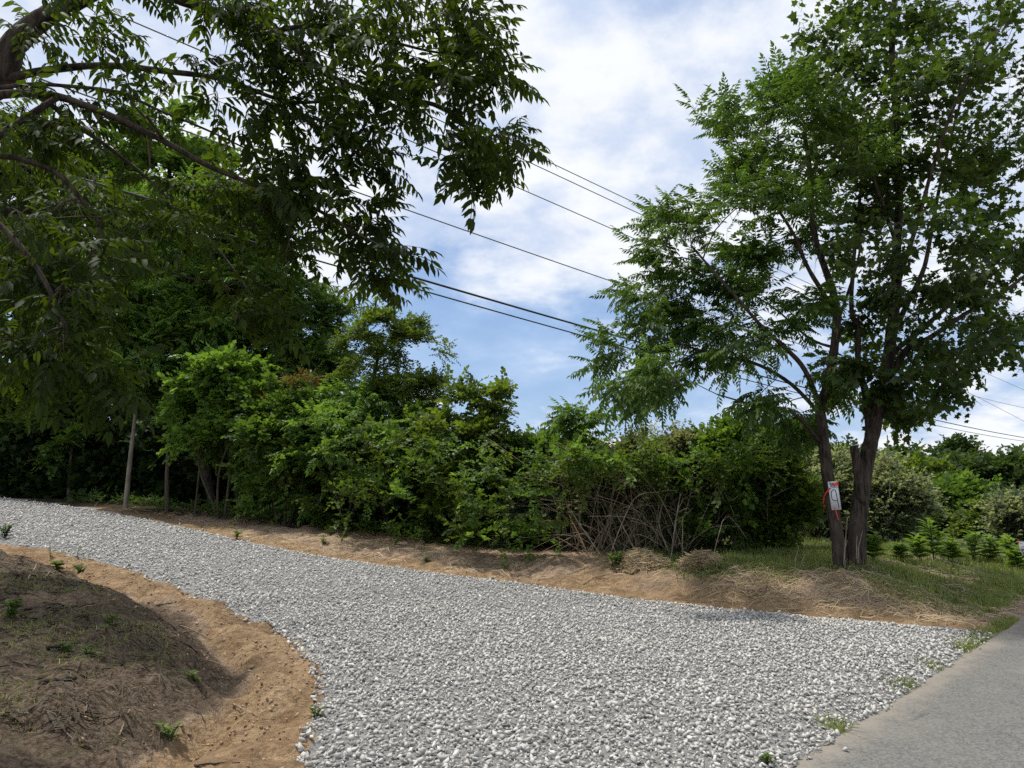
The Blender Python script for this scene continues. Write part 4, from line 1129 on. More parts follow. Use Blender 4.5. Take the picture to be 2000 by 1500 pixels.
# climbers and stray shoots that knit the shrubs together
for nm, lab, mt, lf, ls, cnt in [('climbing_vine', 'yellow-green climbers straggling over the thicket', 'vine', 'spr', .24, 44), ('stray_shoots', 'fresh green shoots poking out all along the thicket', 'bright', 'spr', .27, 34), ('bramble', 'darker bramble leaves tangled through the thicket front', 'mid', 'spr_small', .26, 46)]:
    ac = Acc(); cl = []
    for i in range(cnt):
        u = rng.uniform(400, 1500)
        top = np.interp(u, [400, 560, 700, 840, 950, 1100, 1300, 1500], [740, 790, 790, 860, 870, 885, 895, 890]); bot = np.interp(u, [400, 550, 900, 1300, 1560], [985, 1010, 1055, 1060, 1065])
        v = rng.uniform(top, bot if u < 1060 else 925); Yf = np.interp(u, [400, 550, 700, 900, 1100, 1500], [19.0, 17.6, 15.4, 14.2, 13.4, 13.0]) + rng.uniform(0, .9)
        cl.append([*at(u, v, Yf), rng.uniform(.15, .42)])
    leafy(np.array(cl), rng, TPL[lf], 4, 1.5, 4, ls, ac, None, up=.25, tint0=.5)
    tag(ac.build(nm, M[mt], kind='stuff'), lab, 'vines', kind='stuff')
# weeds at the feet of the shrubs
ac = Acc(); cl = []
for i in range(240):
    u = rng.uniform(150, 1400); v = np.interp(u, [0, 250, 550, 900, 1300, 1560], [972, 992, 1028, 1070, 1076, 1080]) + rng.normal() * 3 - 3
    g = gp(u, v); cl.append([g[0], g[1] + rng.uniform(-.1, .6), hz(g[0], g[1]) + .05 + rng.random() * .12, .20])
leafy(np.array(cl), rng, TPL['spr_small'], 3, 1.0, 3, .17, ac, None, up=.7)
tag(ac.build('edge_weeds', M['mid'], kind='stuff'), 'low weeds growing along the foot of the thicket', 'weeds', kind='stuff')

# ------------------------------------------------------------------ overhanging trees on the left
def overhang(name, label, base, trunk, limbs, clumps, seed, leaf, lsize, ntw, nleaf, nobj, mat, r0, tw_r, tlen, droop=.22, up=0.0, tint0=.5):
    rng = np.random.default_rng(seed)
    G = np.array([base[0], base[1], hz(*base)])
    root = thing(name, tuple(G), label, 'tree')
    sk = Skeleton()
    P = smooth_path([G - [0, 0, .2], G + [0, 0, .1]] + [np.array(p) for p in trunk], 6)
    r = np.interp(np.linspace(0, 1, len(P)), [0, .05, .15, 1], [1.5, 1.25, 1, .55]) * r0
    o = Acc(); o.add(*tube(P, r, 14, rough=.12)); o.build('trunk', M['bark'], root, True)
    top = P[-1]; sk.add(P[len(P) // 2:], r[len(P) // 2:])
    for pts, rl in limbs:
        Q0 = [np.array(p) if isinstance(p, list) else at(*p) for p in pts]   # lists are places, tuples lines of sight
        i = int(np.argmin(np.linalg.norm(sk.P - Q0[0], axis=1)))
        Q = smooth_path(([sk.P[i]] if np.linalg.norm(sk.P[i] - Q0[0]) > .15 else []) + Q0, 6)
        rr = np.linspace(rl, rl * .30, len(Q))
        o = Acc(); o.add(*tube(Q, rr, 9, rough=.10)); o.build('limb', M['bark'], root, True)
        sk.add(Q[1:], rr[1:])
    cl = np.array([[*at(u, v, Y), rp * Y / FPX] for u, v, rp, Y in clumps])
    tw = Acc()
    order = np.argsort([np.min(np.linalg.norm(sk.P - c[:3], axis=1)) for c in cl])
    for i in order: connect(sk, cl[i, :3], tw, rng, 1.1, 5, .05, .1)
    ctr = np.stack([cl[:, 0] - .9, cl[:, 1], cl[:, 2] + .35], 1)
    Pl, Rl, Sl, Tl, ch = leafy(cl, rng, TPL[leaf], ntw, tlen, nleaf, lsize, None, tw, up=up, droop=droop, centre=ctr, out_w=.6, flat=.8, twr=tw_r, tint0=tint0)
    zc_ = Pl[:, 1] * CT + (Pl[:, 2] - CAMZ) * ST
    uu = 1000 + FPX * Pl[:, 0] / zc_; vv = 750 - FPX * ((Pl[:, 2] - CAMZ) * CT - Pl[:, 1] * ST) / zc_
    key = np.where((uu > 0) & (uu < 2000) & (vv > 0) & (vv < 1500), Sl / zc_, 0)
    big = np.zeros(len(Pl), bool); big[np.argsort(-key)[:nobj]] = True
    acc = Acc(); tpl = TPL[leaf]
    for k in range(len(tpl)):
        q_ = (ch == k) & ~big
        if q_.any(): acc.add(*stamp(tpl[k][0], tpl[k][1], Pl[q_], Rl[q_], Sl[q_], Tl[q_], tpl[k][2]))
    tw.build('twigs', M['twig'], root, kind='stuff')
    acc.build('crown', M[mat], root, kind='stuff')
    leaf_objects(root, tpl, Pl, Rl, Sl, ch, np.where(big)[0], mat)
    print(name, len(Pl))
    return root

rc = random.Random(3)
near = []
def row(v, us, r=36, Y=(3.9, 4.75), jit=14):
    for u in us:
        near.append((u + rc.uniform(-jit, jit), v + rc.uniform(-jit, jit) * .7, r * rc.uniform(.85, 1.15), rc.uniform(*Y)))
row(400, [330, 400], 34, (4.2, 4.8)); row(450, [290, 360, 430, 480], 34, (4.2, 4.8)); row(360, [280, 370, 430], 32, (4.2, 4.8))
row(-60, range(100, 920, 80), 44)
row(15, [175, 400, 470, 530, 590, 650, 710, 770, 830, 880, 915])
row(70, [185, 440, 500, 560, 620, 680, 740, 800, 850, 900, 935])
row(125, [380, 470, 540, 610, 680, 750, 810, 860, 905, 940, 965])
row(180, [430, 500, 560, 630, 690, 740, 800, 850, 905])
row(235, [470, 540, 600, 650, 700, 740])
row(290, [510, 570, 620, 690, 725])
row(262, [925, 960, 985], 26, jit=6); row(305, [890, 945, 915], 26, jit=6); row(268, [868], 20, jit=5); row(335, [905], 18, jit=5)
row(350, [470, 530, 580]); row(405, [500, 560, 610, 650, 700], 30); row(440, [690, 725, 600], 28, jit=8); row(490, [700, 735, 560], 26, jit=8); row(545, [725, 745, 700], 22, jit=6)
row(60, [20, 70], 30, (3.9, 4.6)); row(200, [40, 130, 210, 260], 30); row(250, [30, 110, 180], 32)
# boughs hanging lower at the left edge, closer to the viewer
row(430, [20, 80, 150], 44, (3.5, 4.3)); row(490, [30, 100, 165], 44, (3.5, 4.3)); row(550, [10, 70, 130], 42, (3.5, 4.3)); row(610, [40, 105, 160], 40, (3.5, 4.3)); row(665, [60, 125, 20], 34, (3.5, 4.2)); row(720, [140, 185, 90], 26, (3.5, 4.0), 8); row(755, [195], 20, (3.5, 3.8), 5)
row(560, [430, 500], 30, (4.1, 4.7)); row(620, [470, 520], 24, (4.1, 4.7), 8)
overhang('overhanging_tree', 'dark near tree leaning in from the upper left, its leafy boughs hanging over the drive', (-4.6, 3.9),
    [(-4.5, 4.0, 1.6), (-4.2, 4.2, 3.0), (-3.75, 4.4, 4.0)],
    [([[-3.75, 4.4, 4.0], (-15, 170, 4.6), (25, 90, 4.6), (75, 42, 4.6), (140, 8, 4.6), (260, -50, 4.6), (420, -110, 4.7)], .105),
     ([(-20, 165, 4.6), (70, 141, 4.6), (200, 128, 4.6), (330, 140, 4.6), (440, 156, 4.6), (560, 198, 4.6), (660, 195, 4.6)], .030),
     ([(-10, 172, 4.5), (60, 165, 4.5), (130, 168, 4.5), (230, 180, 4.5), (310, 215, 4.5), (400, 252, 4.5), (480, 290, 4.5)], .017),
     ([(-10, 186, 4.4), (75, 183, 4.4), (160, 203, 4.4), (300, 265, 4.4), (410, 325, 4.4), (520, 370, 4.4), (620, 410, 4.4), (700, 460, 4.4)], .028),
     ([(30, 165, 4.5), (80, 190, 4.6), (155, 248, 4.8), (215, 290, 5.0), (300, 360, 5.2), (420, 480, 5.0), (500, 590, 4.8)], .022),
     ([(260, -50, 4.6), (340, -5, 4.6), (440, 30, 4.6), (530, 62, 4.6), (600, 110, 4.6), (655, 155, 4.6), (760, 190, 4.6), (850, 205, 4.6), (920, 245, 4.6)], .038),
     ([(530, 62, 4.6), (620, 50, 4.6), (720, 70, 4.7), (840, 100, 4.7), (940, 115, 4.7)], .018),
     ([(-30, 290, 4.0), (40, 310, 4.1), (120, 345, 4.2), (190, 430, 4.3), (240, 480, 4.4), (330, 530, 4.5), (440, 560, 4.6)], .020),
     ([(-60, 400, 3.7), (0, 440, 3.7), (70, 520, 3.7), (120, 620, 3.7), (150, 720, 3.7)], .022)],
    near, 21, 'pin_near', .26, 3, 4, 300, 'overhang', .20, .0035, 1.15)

rc = random.Random(4)
back = []
def row2(v, us, r=40, Y=(6.6, 9.2)):
    for u in us:
        back.append((u + rc.uniform(-22, 22), v + rc.uniform(-16, 16), r * rc.uniform(.85, 1.2), rc.uniform(*Y)))
row2(300, [60, 130]); row2(360, [40, 100, 170]); row2(420, [20, 90, 160, 230]); row2(490, [-40, 30, 100, 180]); row2(560, [-60, 20, 90, 160]); row2(640, [-40, 40, 120]); row2(710, [-20, 50], 34)
row2(200, [-150, -80, -30], 60); row2(330, [-160, -80], 60); row2(470, [-160, -100], 60)
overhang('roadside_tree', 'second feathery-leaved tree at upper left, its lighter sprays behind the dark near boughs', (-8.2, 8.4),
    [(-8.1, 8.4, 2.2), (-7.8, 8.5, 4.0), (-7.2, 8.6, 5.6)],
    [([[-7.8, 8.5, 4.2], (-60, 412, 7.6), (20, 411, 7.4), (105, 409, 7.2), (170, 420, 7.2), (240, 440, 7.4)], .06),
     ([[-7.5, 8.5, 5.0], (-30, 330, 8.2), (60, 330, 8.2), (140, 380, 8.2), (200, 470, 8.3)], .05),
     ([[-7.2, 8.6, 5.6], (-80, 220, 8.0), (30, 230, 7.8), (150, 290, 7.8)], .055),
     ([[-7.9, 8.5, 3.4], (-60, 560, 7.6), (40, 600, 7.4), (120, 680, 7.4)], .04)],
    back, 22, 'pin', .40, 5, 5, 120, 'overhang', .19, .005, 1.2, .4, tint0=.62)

# ------------------------------------------------------------------ grass, straw and litter
def blades(name, label, cat, X_, Y_, hgt, mat, seed, wid=.006, lean=.5, tint0=.5, zoff=-.01):
    r = np.random.default_rng(seed); n = len(X_)
    Zg = hzv(X_, Y_) + zoff
    h = hgt * r.uniform(.5, 1.25, n); a = r.uniform(0, 2 * pi, n); l = np.abs(r.normal(size=n)) * lean
    dx, dy = np.cos(a), np.sin(a); b = r.uniform(0, 2 * pi, n); wx, wy = np.cos(b) * wid, np.sin(b) * wid
    p0 = np.stack([X_, Y_, Zg], 1); ww = np.stack([wx, wy, np.zeros(n)], 1)
    p1 = p0 + np.stack([dx * l * h * .35, dy * l * h * .35, h * .6], 1)
    p2 = p0 + np.stack([dx * l * h, dy * l * h, h * (1 - .35 * np.minimum(l, 1.6))], 1)
    V = np.stack([p0 + ww, p0 - ww, p1 + ww * .8, p1 - ww * .8, p2], 1).reshape(-1, 3)
    Fm = (np.array([[0, 1, 3], [0, 3, 2], [2, 3, 4]])[None] + (np.arange(n) * 5)[:, None, None]).reshape(-1, 3)
    t = np.repeat(np.clip(tint0 + r.uniform(-.35, .35, n), 0, 1), 5)
    return tag(mk(name, V, Fm, M[mat], attrs={'t': t}, kind='stuff'), label, cat, kind='stuff')
def scat(n, x0, x1, y0, y1, f, seed):
    r = np.random.default_rng(seed); x = r.uniform(x0, x1, n); y = r.uniform(y0, y1, n)
    k_ = r.random(n) < f(x, y); return x[k_], y[k_]
def lookup(A, x, y):
    i = np.clip(np.searchsorted(gx, x) - 1, 0, len(gx) - 2); j = np.clip(np.searchsorted(gy, y) - 1, 0, len(gy) - 2)
    return A[j, i]
TURF, CLAYM, HUM, FORM = turf_m, clay_m, hum_m, for_m
x, y = scat(150000, 1.0, 13, 9.0, 19, lambda x, y: lookup(TURF, x, y) * lookup(far * 1.0, x, y) * (np.abs(x / y) < .78) * np.clip(.42 + 1.9 * vnoise(x, y, 1.5, 81), .04, 1) * sstep(18.5, 14, y), 301)
blades('grass', 'green grass covering the bank top and field around the trees', 'grass', x, y, .15, 'grass', 302, .006, .6)
x, y = scat(110000, 1.5, 8.5, 8.0, 12.5, lambda x, y: lookup(far * 1.0, x, y) * np.clip(vnoise(x, y, 1.6, 82) * 2.4 + .05, 0, 1) * sstep(.8, 1.6, lookup(d2, x, y)) * sstep(.15, .5, -lookup(rd, x, y)), 303)
blades('bank_grass', 'sparse green grass tufts creeping down the straw-covered bank', 'grass', x, y, .09, 'grass', 304, .004, .8)
# strip of grass where gravel or earth meets the road
s_r = RNG.uniform(-.2, 6.8, 9000); of = -np.abs(RNG.normal(size=9000)) * .09 + .03
cl_ = np.clip(vnoise(s_r, 0 * s_r, 5.0, 83) * 2.6 - .25, 0, 1); cl_ = np.where(s_r > 4.4, np.clip(cl_ + .30, 0, 1), cl_ * .45)
k_ = RNG.random(9000) < cl_; qx = RD0[0] + RDIR[0] * s_r[k_] + RNRM[0] * of[k_]; qy = RD0[1] + RDIR[1] * s_r[k_] + RNRM[1] * of[k_]
blades('road_edge_grass', 'thin grass tufts along the edge of the asphalt', 'grass', qx, qy, .07, 'grass', 305, .004, .8, zoff=.0)

def straws(name, label, X_, Y_, ln, seed, mat='drygrass', wid=.0035, ang=None, lift=.03, aspread=.6, cat='straw'):
    r = np.random.default_rng(seed); n = len(X_)
    a = (r.uniform(0, 2 * pi, n) if ang is None else ang + r.normal(size=n) * aspread)
    L = ln * r.uniform(.4, 1.4, n); dx, dy = np.cos(a) * L / 2, np.sin(a) * L / 2
    P0 = np.stack([X_ - dx, Y_ - dy, hzv(X_ - dx, Y_ - dy) + .006 + lift * r.random(n) ** 2], 1)
    P2 = np.stack([X_ + dx, Y_ + dy, hzv(X_ + dx, Y_ + dy) + .006 + lift * r.random(n) ** 2], 1)
    P1 = np.stack([X_ + r.normal(size=n) * L * .06, Y_ + r.normal(size=n) * L * .06, hzv(X_, Y_) + .010 + lift * r.random(n)], 1)
    s = np.stack([-np.sin(a), np.cos(a), np.full(n, .8)], 1) * wid * r.uniform(.6, 1.5, n)[:, None]
    V = np.stack([P0 + s, P0 - s, P1 + s, P1 - s, P2 + s * .6, P2 - s * .6], 1).reshape(-1, 3)
    Fm = (np.array([[0, 1, 3], [0, 3, 2], [2, 3, 5], [2, 5, 4]])[None] + (np.arange(n) * 6)[:, None, None]).reshape(-1, 3)
    t = np.repeat(np.clip(r.normal(.5, .3, n), 0, 1), 6)
    return tag(mk(name, V, Fm, M[mat], attrs={'t': t}, kind='stuff'), label, cat, kind='stuff')
x, y = scat(60000, -1.5, 8.0, 8.4, 15, lambda x, y: lookup(far * 1.0, x, y) * sstep(.15, .9, lookup(d2, x, y)) * sstep(.1, .6, -lookup(rd, x, y)) * np.clip(.06 + 1.2 * vnoise(x, y, 1.1, 84) + .6 * sstep(3.2, 5.0, x), .02, 1) * (1 - .8 * sstep(.4, .9, lookup(TURF, x, y))), 306)
straws('straw_litter', 'dry cut straw lying over the bank below the two trunks', x, y, .19, 307, wid=.0026, ang=-.5, lift=.04, aspread=1.0)
x, y = scat(26000, -16, 0, 11, 24, lambda x, y: lookup(far * 1.0, x, y) * sstep(.15, .5, lookup(d2, x, y)) * np.clip(.3 + 1.3 * vnoise(x, y, 1.0, 85), .03, 1) * (1 - lookup(FORM, x, y)), 308)
straws('verge_litter', 'dry grass litter on the tan verge between gravel and wood', x, y, .22, 309, ang=None, lift=.03)
x, y = scat(70000, -7.5, -.8, 4.2, 11.5, lambda x, y: lookup(inm * 1.0, x, y) * (.12 + .88 * sstep(.7, 1.4, lookup(d1, x, y))) * np.clip(.35 + 1.2 * vnoise(x, y, 1.4, 86), .04, 1), 310)
straws('mulch_litter', 'shredded stems and dead grass strewn over the brown mound', x, y, .08, 311, 'mulch', .0016, lift=.015)
x, y = scat(24000, -7.5, -.8, 4.2, 11.5, lambda x, y: lookup(inm * 1.0, x, y) * sstep(.8, 1.4, lookup(d1, x, y)) * np.clip(.4 + 1.2 * vnoise(x, y, 1.7, 87), .04, 1), 312)
straws('bark_litter', 'dark broken twig pieces strewn over the brown mound', x, y, .12, 313, 'twig', .0040, lift=.02, cat='twigs')
x, y = scat(60000, -8, -.9, 4.2, 12, lambda x, y: lookup(inm * 1.0, x, y) * sstep(.9, 1.8, lookup(d1, x, y)) * np.clip(vnoise(x, y, 1.3, 88) * 2.6 - .10, 0, 1), 314)
blades('mound_grass', 'patchy green grass on the brown mound at lower left', 'grass', x, y, .06, 'grass', 315, .003, 1.1)
# clods of clay in the ditch and along the cut
x, y = scat(60000, -6.5, -.8, 4.2, 11.5, lambda x, y: lookup(inm * 1.0, x, y) * sstep(1.5, .8, lookup(d1, x, y)) * np.clip(.15 + 1.4 * vnoise(x, y, 2.0, 89), .02, 1), 316)
x2, y2 = scat(40000, -3, 7, 8.3, 14, lambda x, y: lookup(far * 1.0, x, y) * sstep(1.4, .4, lookup(d2, x, y)) * np.clip(.12 + 1.2 * vnoise(x, y, 2.0, 90), .02, 1), 317)
x, y = np.concatenate([x, x2]), np.concatenate([y, y2])
r = np.random.default_rng(318); sz2 = .004 + .026 * r.random(len(x)) ** 5
ac = Acc(); ch = r.integers(0, 6, len(x)); Rm = rand_rot(len(x), r, 1.0)
for k in range(6):
    q_ = ch == k; ac.add(*stamp(stones[k][0], stones[k][1], np.stack([x, y, hzv(x, y) + sz2 * .25], 1)[q_], Rm[q_], sz2[q_], r.random(q_.sum())))
m, n = mat_new('clay_clod'); M['clod'] = m
p = n.node('ShaderNodeBsdfPrincipled', i_Base_Color=n.mix(n.attr('t'), (0.17, 0.11, 0.065), (0.44, 0.31, 0.18)), i_Roughness=.95)
out(n, p.outputs[0])
tag(ac.build('clay_clods', M['clod'], kind='stuff'), 'crumbs and clods of tan clay along the ditch and cut bank', 'soil', kind='stuff')

# ------------------------------------------------------------------ single weeds, sticks and fallen branches
def weed(name, label, u, v, h, nl, mat='weed', ll=.10, lw=.028, seed=0, cat='weed', group=None, upright=.5, stems=3):
    r = np.random.default_rng(400 + seed); g = gp(u, v); g[2] = hz(g[0], g[1])
    root = thing(name, tuple(g), label, cat, group)
    for k in range(stems):
        st_, lf = Acc(), Acc()
        a = r.uniform(0, 2 * pi); sp_ = (0 if stems == 1 else r.uniform(.25, .7)) * (1 - upright)
        top = np.array([math.cos(a) * h * sp_ + r.normal() * .02, math.sin(a) * h * sp_, h * r.uniform(.75, 1.1)])
        P = smooth_path([np.array([r.normal() * .01, r.normal() * .01, -.02]), top * .5 + np.array([0, 0, .06 * h]), top], 4)
        st_.add(*tube(P, np.linspace(.006, .0025, len(P)), 5))
        parts = []
        for i in range(nl):
            t = .25 + .75 * i / max(nl - 1, 1); p = P[min(int(t * (len(P) - 1)), len(P) - 1)]
            b = i * 2.4 + r.normal() * .3; d = np.array([math.cos(b), math.sin(b), .35 + .5 * t])
            s = r.uniform(.7, 1.2) * (1.1 - .45 * t)
            v_, f_ = leaflet(ll * s, lw * s, 1, .3, .35)
            parts.append((rot_to(v_, d, r.normal() * .3) + p, f_, r.uniform(.25, .75)))
        v_, f_, t_ = merge(parts)
        o = st_.build('stem', M['weed']); o.parent = root
        o2 = mk('foliage', v_, f_, M[mat], attrs={'t': t_}); o2.parent = root
    return root
RW = 'young leafy plants at the far edge of the grass'
for i, (u, v, hpx, Y_, lab) in enumerate([(1900, 1092, 46, 13.4, 'tall light green leafy plant left of the yard sign'), (1935, 1094, 38, 13.2, 'leafy plant between the tall one and the yard sign'), (1978, 1096, 42, 13.0, 'leafy plant just left of the yard sign'),
        (1825, 1092, 52, 14.0, 'tallest leafy plant in the grass, below the rounded bright tree'), (1795, 1092, 34, 14.2, 'shorter leafy plant left of the tallest one'), (1858, 1092, 30, 13.8, 'shorter leafy plant right of the tallest one'), (1705, 1092, 36, 12.6, 'leafy plant close to the right side of the thick trunk'), (1990, 1112, 40, 11.5, 'leafy plant in front of the yard sign at the right edge'), (1760, 1092, 26, 13.6, 'low leafy plant midway between thick trunk and the tallest plant')]):
    weed('leafy_plant', lab, u, v + 6, 1.35 * hpx * Y_ / FPX, 18, 'sprout', ll=.25, lw=.05, seed=i, cat='plant', group=RW, upright=.55, stems=5)
weed('seedling', 'thin upright seedling at the left end of the gravel edge, nearer the left border', 98, 1088, .20, 6, ll=.085, lw=.025, seed=20, upright=1, stems=1)
weed('seedling', 'thin upright seedling by the gravel edge, right of the other one', 150, 1090, .19, 6, ll=.085, lw=.022, seed=21, upright=1, stems=1)
weed('broadleaf_weed', 'low bushy weed on the rim of the mound below the two seedlings', 112, 1116, .13, 9, ll=.085, lw=.03, seed=22, stems=6, upright=.2)
weed('broadleaf_weed', 'spreading weed right of the bushy one on the mound rim', 155, 1118, .10, 8, ll=.08, lw=.022, seed=23, stems=5, upright=.1)
weed('broadleaf_weed', 'bright leafy weed at the left edge of the mound', 22, 1205, .13, 9, ll=.075, lw=.026, seed=24, stems=6, upright=.3)
weed('broadleaf_weed', 'single small weed in the middle of the mound', 215, 1222, .07, 5, ll=.07, lw=.022, seed=25, stems=3, upright=.2)
weed('broadleaf_weed', 'yellow-green sprout low on the mound, left of centre', 125, 1275, .06, 5, ll=.07, lw=.024, seed=26, stems=3, upright=.2)
weed('broadleaf_weed', 'star-shaped sprout beside the dark stick on the mound', 172, 1280, .06, 5, ll=.075, lw=.018, seed=27, stems=3, upright=.1)
weed('broadleaf_weed', 'small sprout on the mound close to the ditch', 378, 1328, .06, 5, ll=.065, lw=.022, seed=28, stems=3, upright=.2)
weed('broadleaf_weed', 'leafy weed near the bottom border on the mound', 332, 1445, .09, 6, ll=.085, lw=.018, seed=29, stems=4, upright=.3)
weed('broadleaf_weed', 'small green weed growing at the edge of the gravel, lower centre', 618, 1400, .06, 6, ll=.055, lw=.018, seed=30, stems=4, upright=.3)
weed('broadleaf_weed', 'green weed tuft on the verge at the left, above the gravel', 462, 1052, .16, 8, ll=.15, lw=.022, seed=31, stems=6, upright=.3)
weed('broadleaf_weed', 'smaller green tuft on the verge right of the left one', 632, 1062, .10, 6, ll=.12, lw=.02, seed=32, stems=4, upright=.3)
weed('broadleaf_weed', 'leafy green weed on the bank left of the straw heaps', 1200, 1112, .26, 9, 'weed', ll=.13, lw=.035, seed=33, stems=9, upright=.25)
weed('broadleaf_weed', 'green weed patch behind the straw heaps', 1290, 1078, .22, 9, 'weed', ll=.13, lw=.035, seed=34, stems=10, upright=.2)
weed('broadleaf_weed', 'dark weed sprig at the left border above the mound', 8, 1052, .22, 12, 'dark', ll=.11, lw=.022, seed=35, stems=7, upright=.15)
weed('broadleaf_weed', 'green tuft at the road edge near the bottom border', 1497, 1492, .05, 6, 'weed', ll=.055, lw=.012, seed=36, stems=5, upright=.3)
weed('broadleaf_weed', 'low green tuft on the verge below the feathery sapling clump', 832, 1098, .08, 6, ll=.10, lw=.02, seed=37, stems=4, upright=.2)

def stick(name, label, pts, r, mat, lift=.6, cat='stick', forks=0, seed=0, brush=None):
    rr = np.random.default_rng(500 + seed)
    Q = []
    for p in pts:
        g = gp(p[0], p[1]) if brush is None else np.array(stand(p[0], brush + (1070 - p[1]) * .02, 1070))
        g[2] = hz(g[0], g[1]) + r * lift + (p[2] if len(p) > 2 else 0); Q.append(g)
    Q = smooth_path(Q, 5); Q = Q + rr.normal(size=Q.shape) * r * .35
    g0 = Q[0].copy()
    if forks == 0:
        v_, f_ = tube(Q - g0, np.linspace(r, r * .55, len(Q)), 7, rough=.25)
        o = mk(name, v_, f_, M[mat], smooth=True); o.location = g0
    else:
        o = thing(name, tuple(g0), '', '')
        v_, f_ = tube(Q - g0, np.linspace(r, r * .55, len(Q)), 7, rough=.25)
        mk('stem', v_, f_, M[mat], smooth=True).parent = o
        for k in range(forks):
            i = int(len(Q) * rr.uniform(.25, .85)); T = unit(Q[min(i + 1, len(Q) - 1)] - Q[i - 1])
            d = unit(T + rr.normal(size=3) * .6 + np.array([0, 0, .25])); L = np.linalg.norm(Q[-1] - Q[0]) * rr.uniform(.25, .5)
            W = smooth_path([Q[i] - g0, Q[i] - g0 + d * L * .5 + rr.normal(size=3) * .03, Q[i] - g0 + d * L + np.array([0, 0, -.05])], 4)
            v_, f_ = tube(W, np.linspace(r * .55, r * .2, len(W)), 5); mk('side_twig', v_, f_, M[mat], smooth=True).parent = o
    return tag(o, label, cat)
stick('stick', 'thick dark broken stick lying near the left border of the mound', [(78, 1338), (110, 1333), (148, 1330)], .022, 'bark')
stick('stick', 'dark stick lying above the thick broken one on the mound', [(92, 1268), (130, 1260), (170, 1256)], .012, 'bark', seed=1)
stick('stick', 'long thin stem lying across the mound, left', [(20, 1290), (90, 1305), (170, 1315)], .006, 'mulch', seed=2)
stick('stick', 'thin curved stick at the ditch rim', [(352, 1222), (385, 1235), (415, 1250)], .006, 'deadwood', seed=3)
stick('stick', 'upright dark splinter standing on the mound', [(238, 1302), (240, 1298, .05), (243, 1290, .09)], .009, 'bark', seed=4)
stick('stick', 'pale straight stick lying in the ditch near the bottom', [(455, 1375), (485, 1390), (508, 1403)], .005, 'deadwood', seed=5)
stick('stick', 'dark twig at the rim of the orange ditch', [(305, 1183), (325, 1180), (345, 1176)], .007, 'bark', seed=6)
stick('stick', 'short pointed stick poking out of the upper mound', [(48, 1140), (58, 1132, .04), (70, 1117, .08)], .009, 'deadwood', seed=7)
stick('stick', 'slender slanting stick right of the short pointed one', [(82, 1132), (92, 1126, .02), (98, 1120, .03)], .006, 'deadwood', seed=8)
stick('stick', 'thin dark stick along the bottom border of the mound', [(380, 1496), (420, 1493), (468, 1490)], .007, 'bark', seed=9)
stick('stick', 'short pale chip on the lower mound', [(168, 1390), (169, 1382), (170, 1374)], .006, 'deadwood', seed=10)
stick('stick', 'short pale splinter right of the lower pale chip', [(232, 1438), (238, 1428, .01), (241, 1420, .02)], .006, 'deadwood', seed=11)
FB = [('reddish stripped branch leaning in the brush', [(1152, 1048, .02), (1130, 1028, .45), (1112, 1014, .75)], .020, 'redwood', 1),
      ('second reddish branch lying lower in the brush', [(1150, 1068), (1128, 1060, .1), (1112, 1052, .25)], .018, 'redwood', 0),
      ('long pale branch lying flat along the foot of the brush', [(1050, 1080), (1110, 1076), (1170, 1068, .08)], .014, 'deadwood', 2),
      ('long pale branch slanting up to the left above the brush', [(1175, 1062, .10), (1140, 1050, .55), (1106, 1030, 1.0)], .014, 'deadwood', 2),
      ('arched pale branch over the dark hollow in the brush', [(1190, 1062, .1), (1240, 1060, 1.05), (1290, 1062, 1.15)], .013, 'deadwood', 1),
      ('forked pale branch standing at the right of the dark hollow', [(1310, 1070), (1318, 1068, .55), (1332, 1064, 1.15)], .018, 'deadwood', 3),
      ('pale upright pole right of the forked branch', [(1332, 1070), (1334, 1068, .4), (1335, 1066, .75)], .014, 'deadwood', 0),
      ('curved thin branch hanging at the far right of the brush', [(1390, 1072), (1420, 1070, .75), (1460, 1070, .35)], .011, 'deadwood', 1),
      ('pair of pale crossed stems just behind the straw heap', [(1210, 1076), (1200, 1070, .2), (1192, 1062, .42)], .014, 'deadwood', 1),
      ('thin grey branch lying at the left foot of the brush', [(1010, 1072), (1040, 1062, .1), (1075, 1056, .18)], .011, 'deadwood', 2),
      ('slanting stem in the brush pointing at the reddish branches', [(1250, 1072), (1230, 1066, .35), (1205, 1060, .8)], .013, 'deadwood', 1),
      ('thin branch lying flat on the tan bank', [(1140, 1142), (1165, 1130, .02), (1200, 1124, .02)], .010, 'twig', 2),
      ('short dark branch on the tan bank, left of the flat one', [(1000, 1116), (1015, 1110, .03), (1035, 1106)], .010, 'twig', 1)]
for i, (lab, pts, r_0, mt, fk) in enumerate(FB): stick('fallen_branch', lab, pts, r_0 * .68, mt, cat='branch', forks=fk, seed=30 + i, brush=None if i > 10 else 13.1)

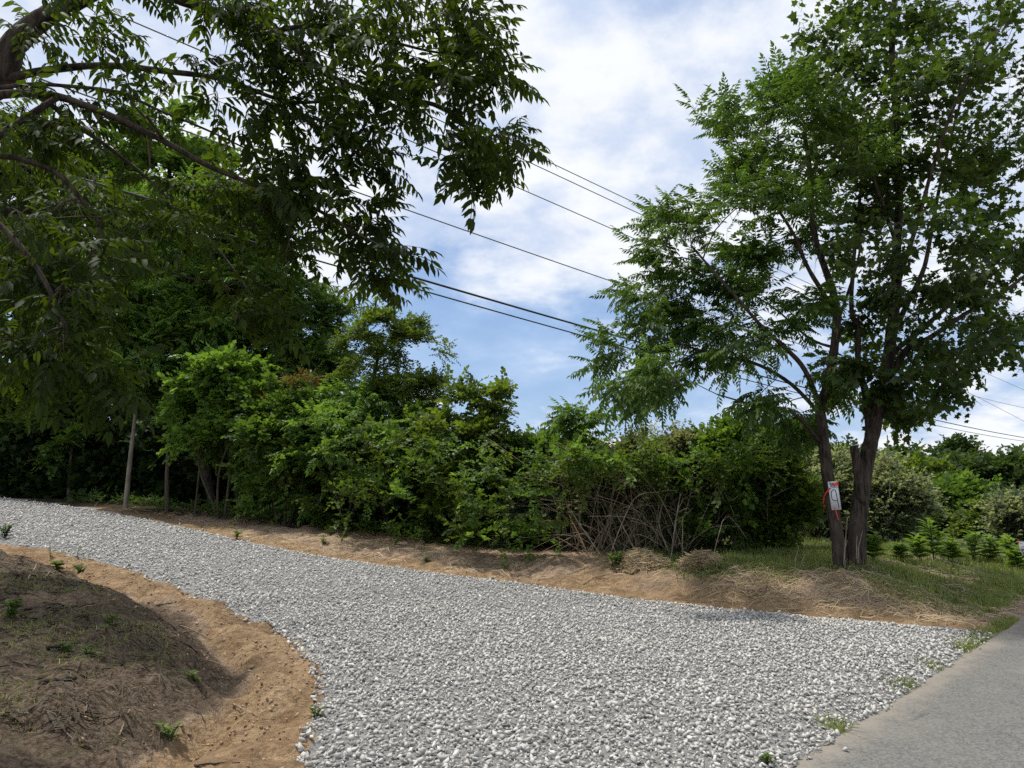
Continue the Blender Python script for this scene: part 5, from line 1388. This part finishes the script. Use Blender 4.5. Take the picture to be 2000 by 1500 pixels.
# straw heaps on the bank
def heap(label, u, v, ru, hgt, seed):
    r = np.random.default_rng(seed); g = gp(u, v); g[2] = hz(g[0], g[1]); k_ = g[1] / FPX
    n = 1500; a = r.uniform(0, 2 * pi, n); rr = np.sqrt(r.random(n)); R0 = ru * k_
    px, py = np.cos(a) * rr * R0, np.sin(a) * rr * R0 * .7
    pz = hgt * (1 - rr ** 2) * r.uniform(.55, 1.05, n) * (1 + .5 * vnoise(px, py, 4, seed)) + hzv(g[0] + px, g[1] + py) - g[2]
    b = r.normal(size=n) * .6 + .3; L = r.uniform(.08, .30, n); d = np.stack([np.cos(b), np.sin(b), r.normal(size=n) * .25 - .1], 1) * L[:, None] / 2
    c = np.stack([px, py, pz], 1); s = np.stack([-np.sin(b), np.cos(b), np.full(n, .9)], 1) * .004
    m_ = c + np.array([0, 0, .02])
    V = np.stack([c - d + s, c - d - s, m_ + s, m_ - s, c + d + s, c + d - s], 1).reshape(-1, 3)
    Fm = (np.array([[0, 1, 3], [0, 3, 2], [2, 3, 5], [2, 5, 4]])[None] + (np.arange(n) * 6)[:, None, None]).reshape(-1, 3)
    root = thing('straw_heap', tuple(g), label, 'straw heap', 'heaps of dry straw on the bank')
    o = mk('straw', V, Fm, M['drygrass'], attrs={'t': np.repeat(r.random(n), 6)}, kind='stuff'); o.parent = root
    # matted core
    ii = np.linspace(0, 2 * pi, 18, endpoint=False); rings = [1.0, .75, .45, .15]
    V = np.array([(math.cos(t) * q_ * R0, math.sin(t) * q_ * R0 * .7, hgt * .72 * (1 - q_ ** 2) * (1 + .3 * r.normal() * (q_ < .9)) + (hz(g[0] + math.cos(t) * q_ * R0, g[1] + math.sin(t) * q_ * R0 * .7) - g[2] - .03)) for q_ in rings for t in ii] + [(0, 0, hgt * .75)])
    Fm = []
    for k2 in range(3):
        for j in range(18):
            a0, b0 = k2 * 18 + j, k2 * 18 + (j + 1) % 18; Fm += [[a0, b0, b0 + 18], [a0, b0 + 18, a0 + 18]]
    for j in range(18): Fm.append([54 + j, 54 + (j + 1) % 18, 72])
    o = mk('core', V, np.array(Fm), M['mulch'], smooth=True, attrs={'t': np.full(len(V), .6)}); o.parent = root
heap('wider straw heap with a weed on its left side', 1255, 1104, 52, .20, 601)
heap('steeper straw heap nearer the two trunks', 1372, 1108, 40, .22, 602)
# stones that strayed off the drive
for i, (u, v, s0, lab) in enumerate([(610, 1308, .034, 'grey stone strayed onto the clay, the upper of two by the gravel edge'), (611, 1318, .032, 'grey stone strayed onto the clay, the lower of two by the gravel edge'), (1230, 1174, .040, 'dark lone stone on the far edge of the gravel at centre')]):
    g = gp(u, v); tv, tf = stones[i]; o = mk('stone', tv * s0, tf, M['stone'], attrs={'t': np.full(len(tv), .4 if i < 2 else -.2)})
    o.location = (g[0], g[1], hz(g[0], g[1]) + s0 * .35 + (.04 if i == 2 else 0)); o.rotation_euler = (.2, .1, i * 1.3); tag(o, lab, 'stone')
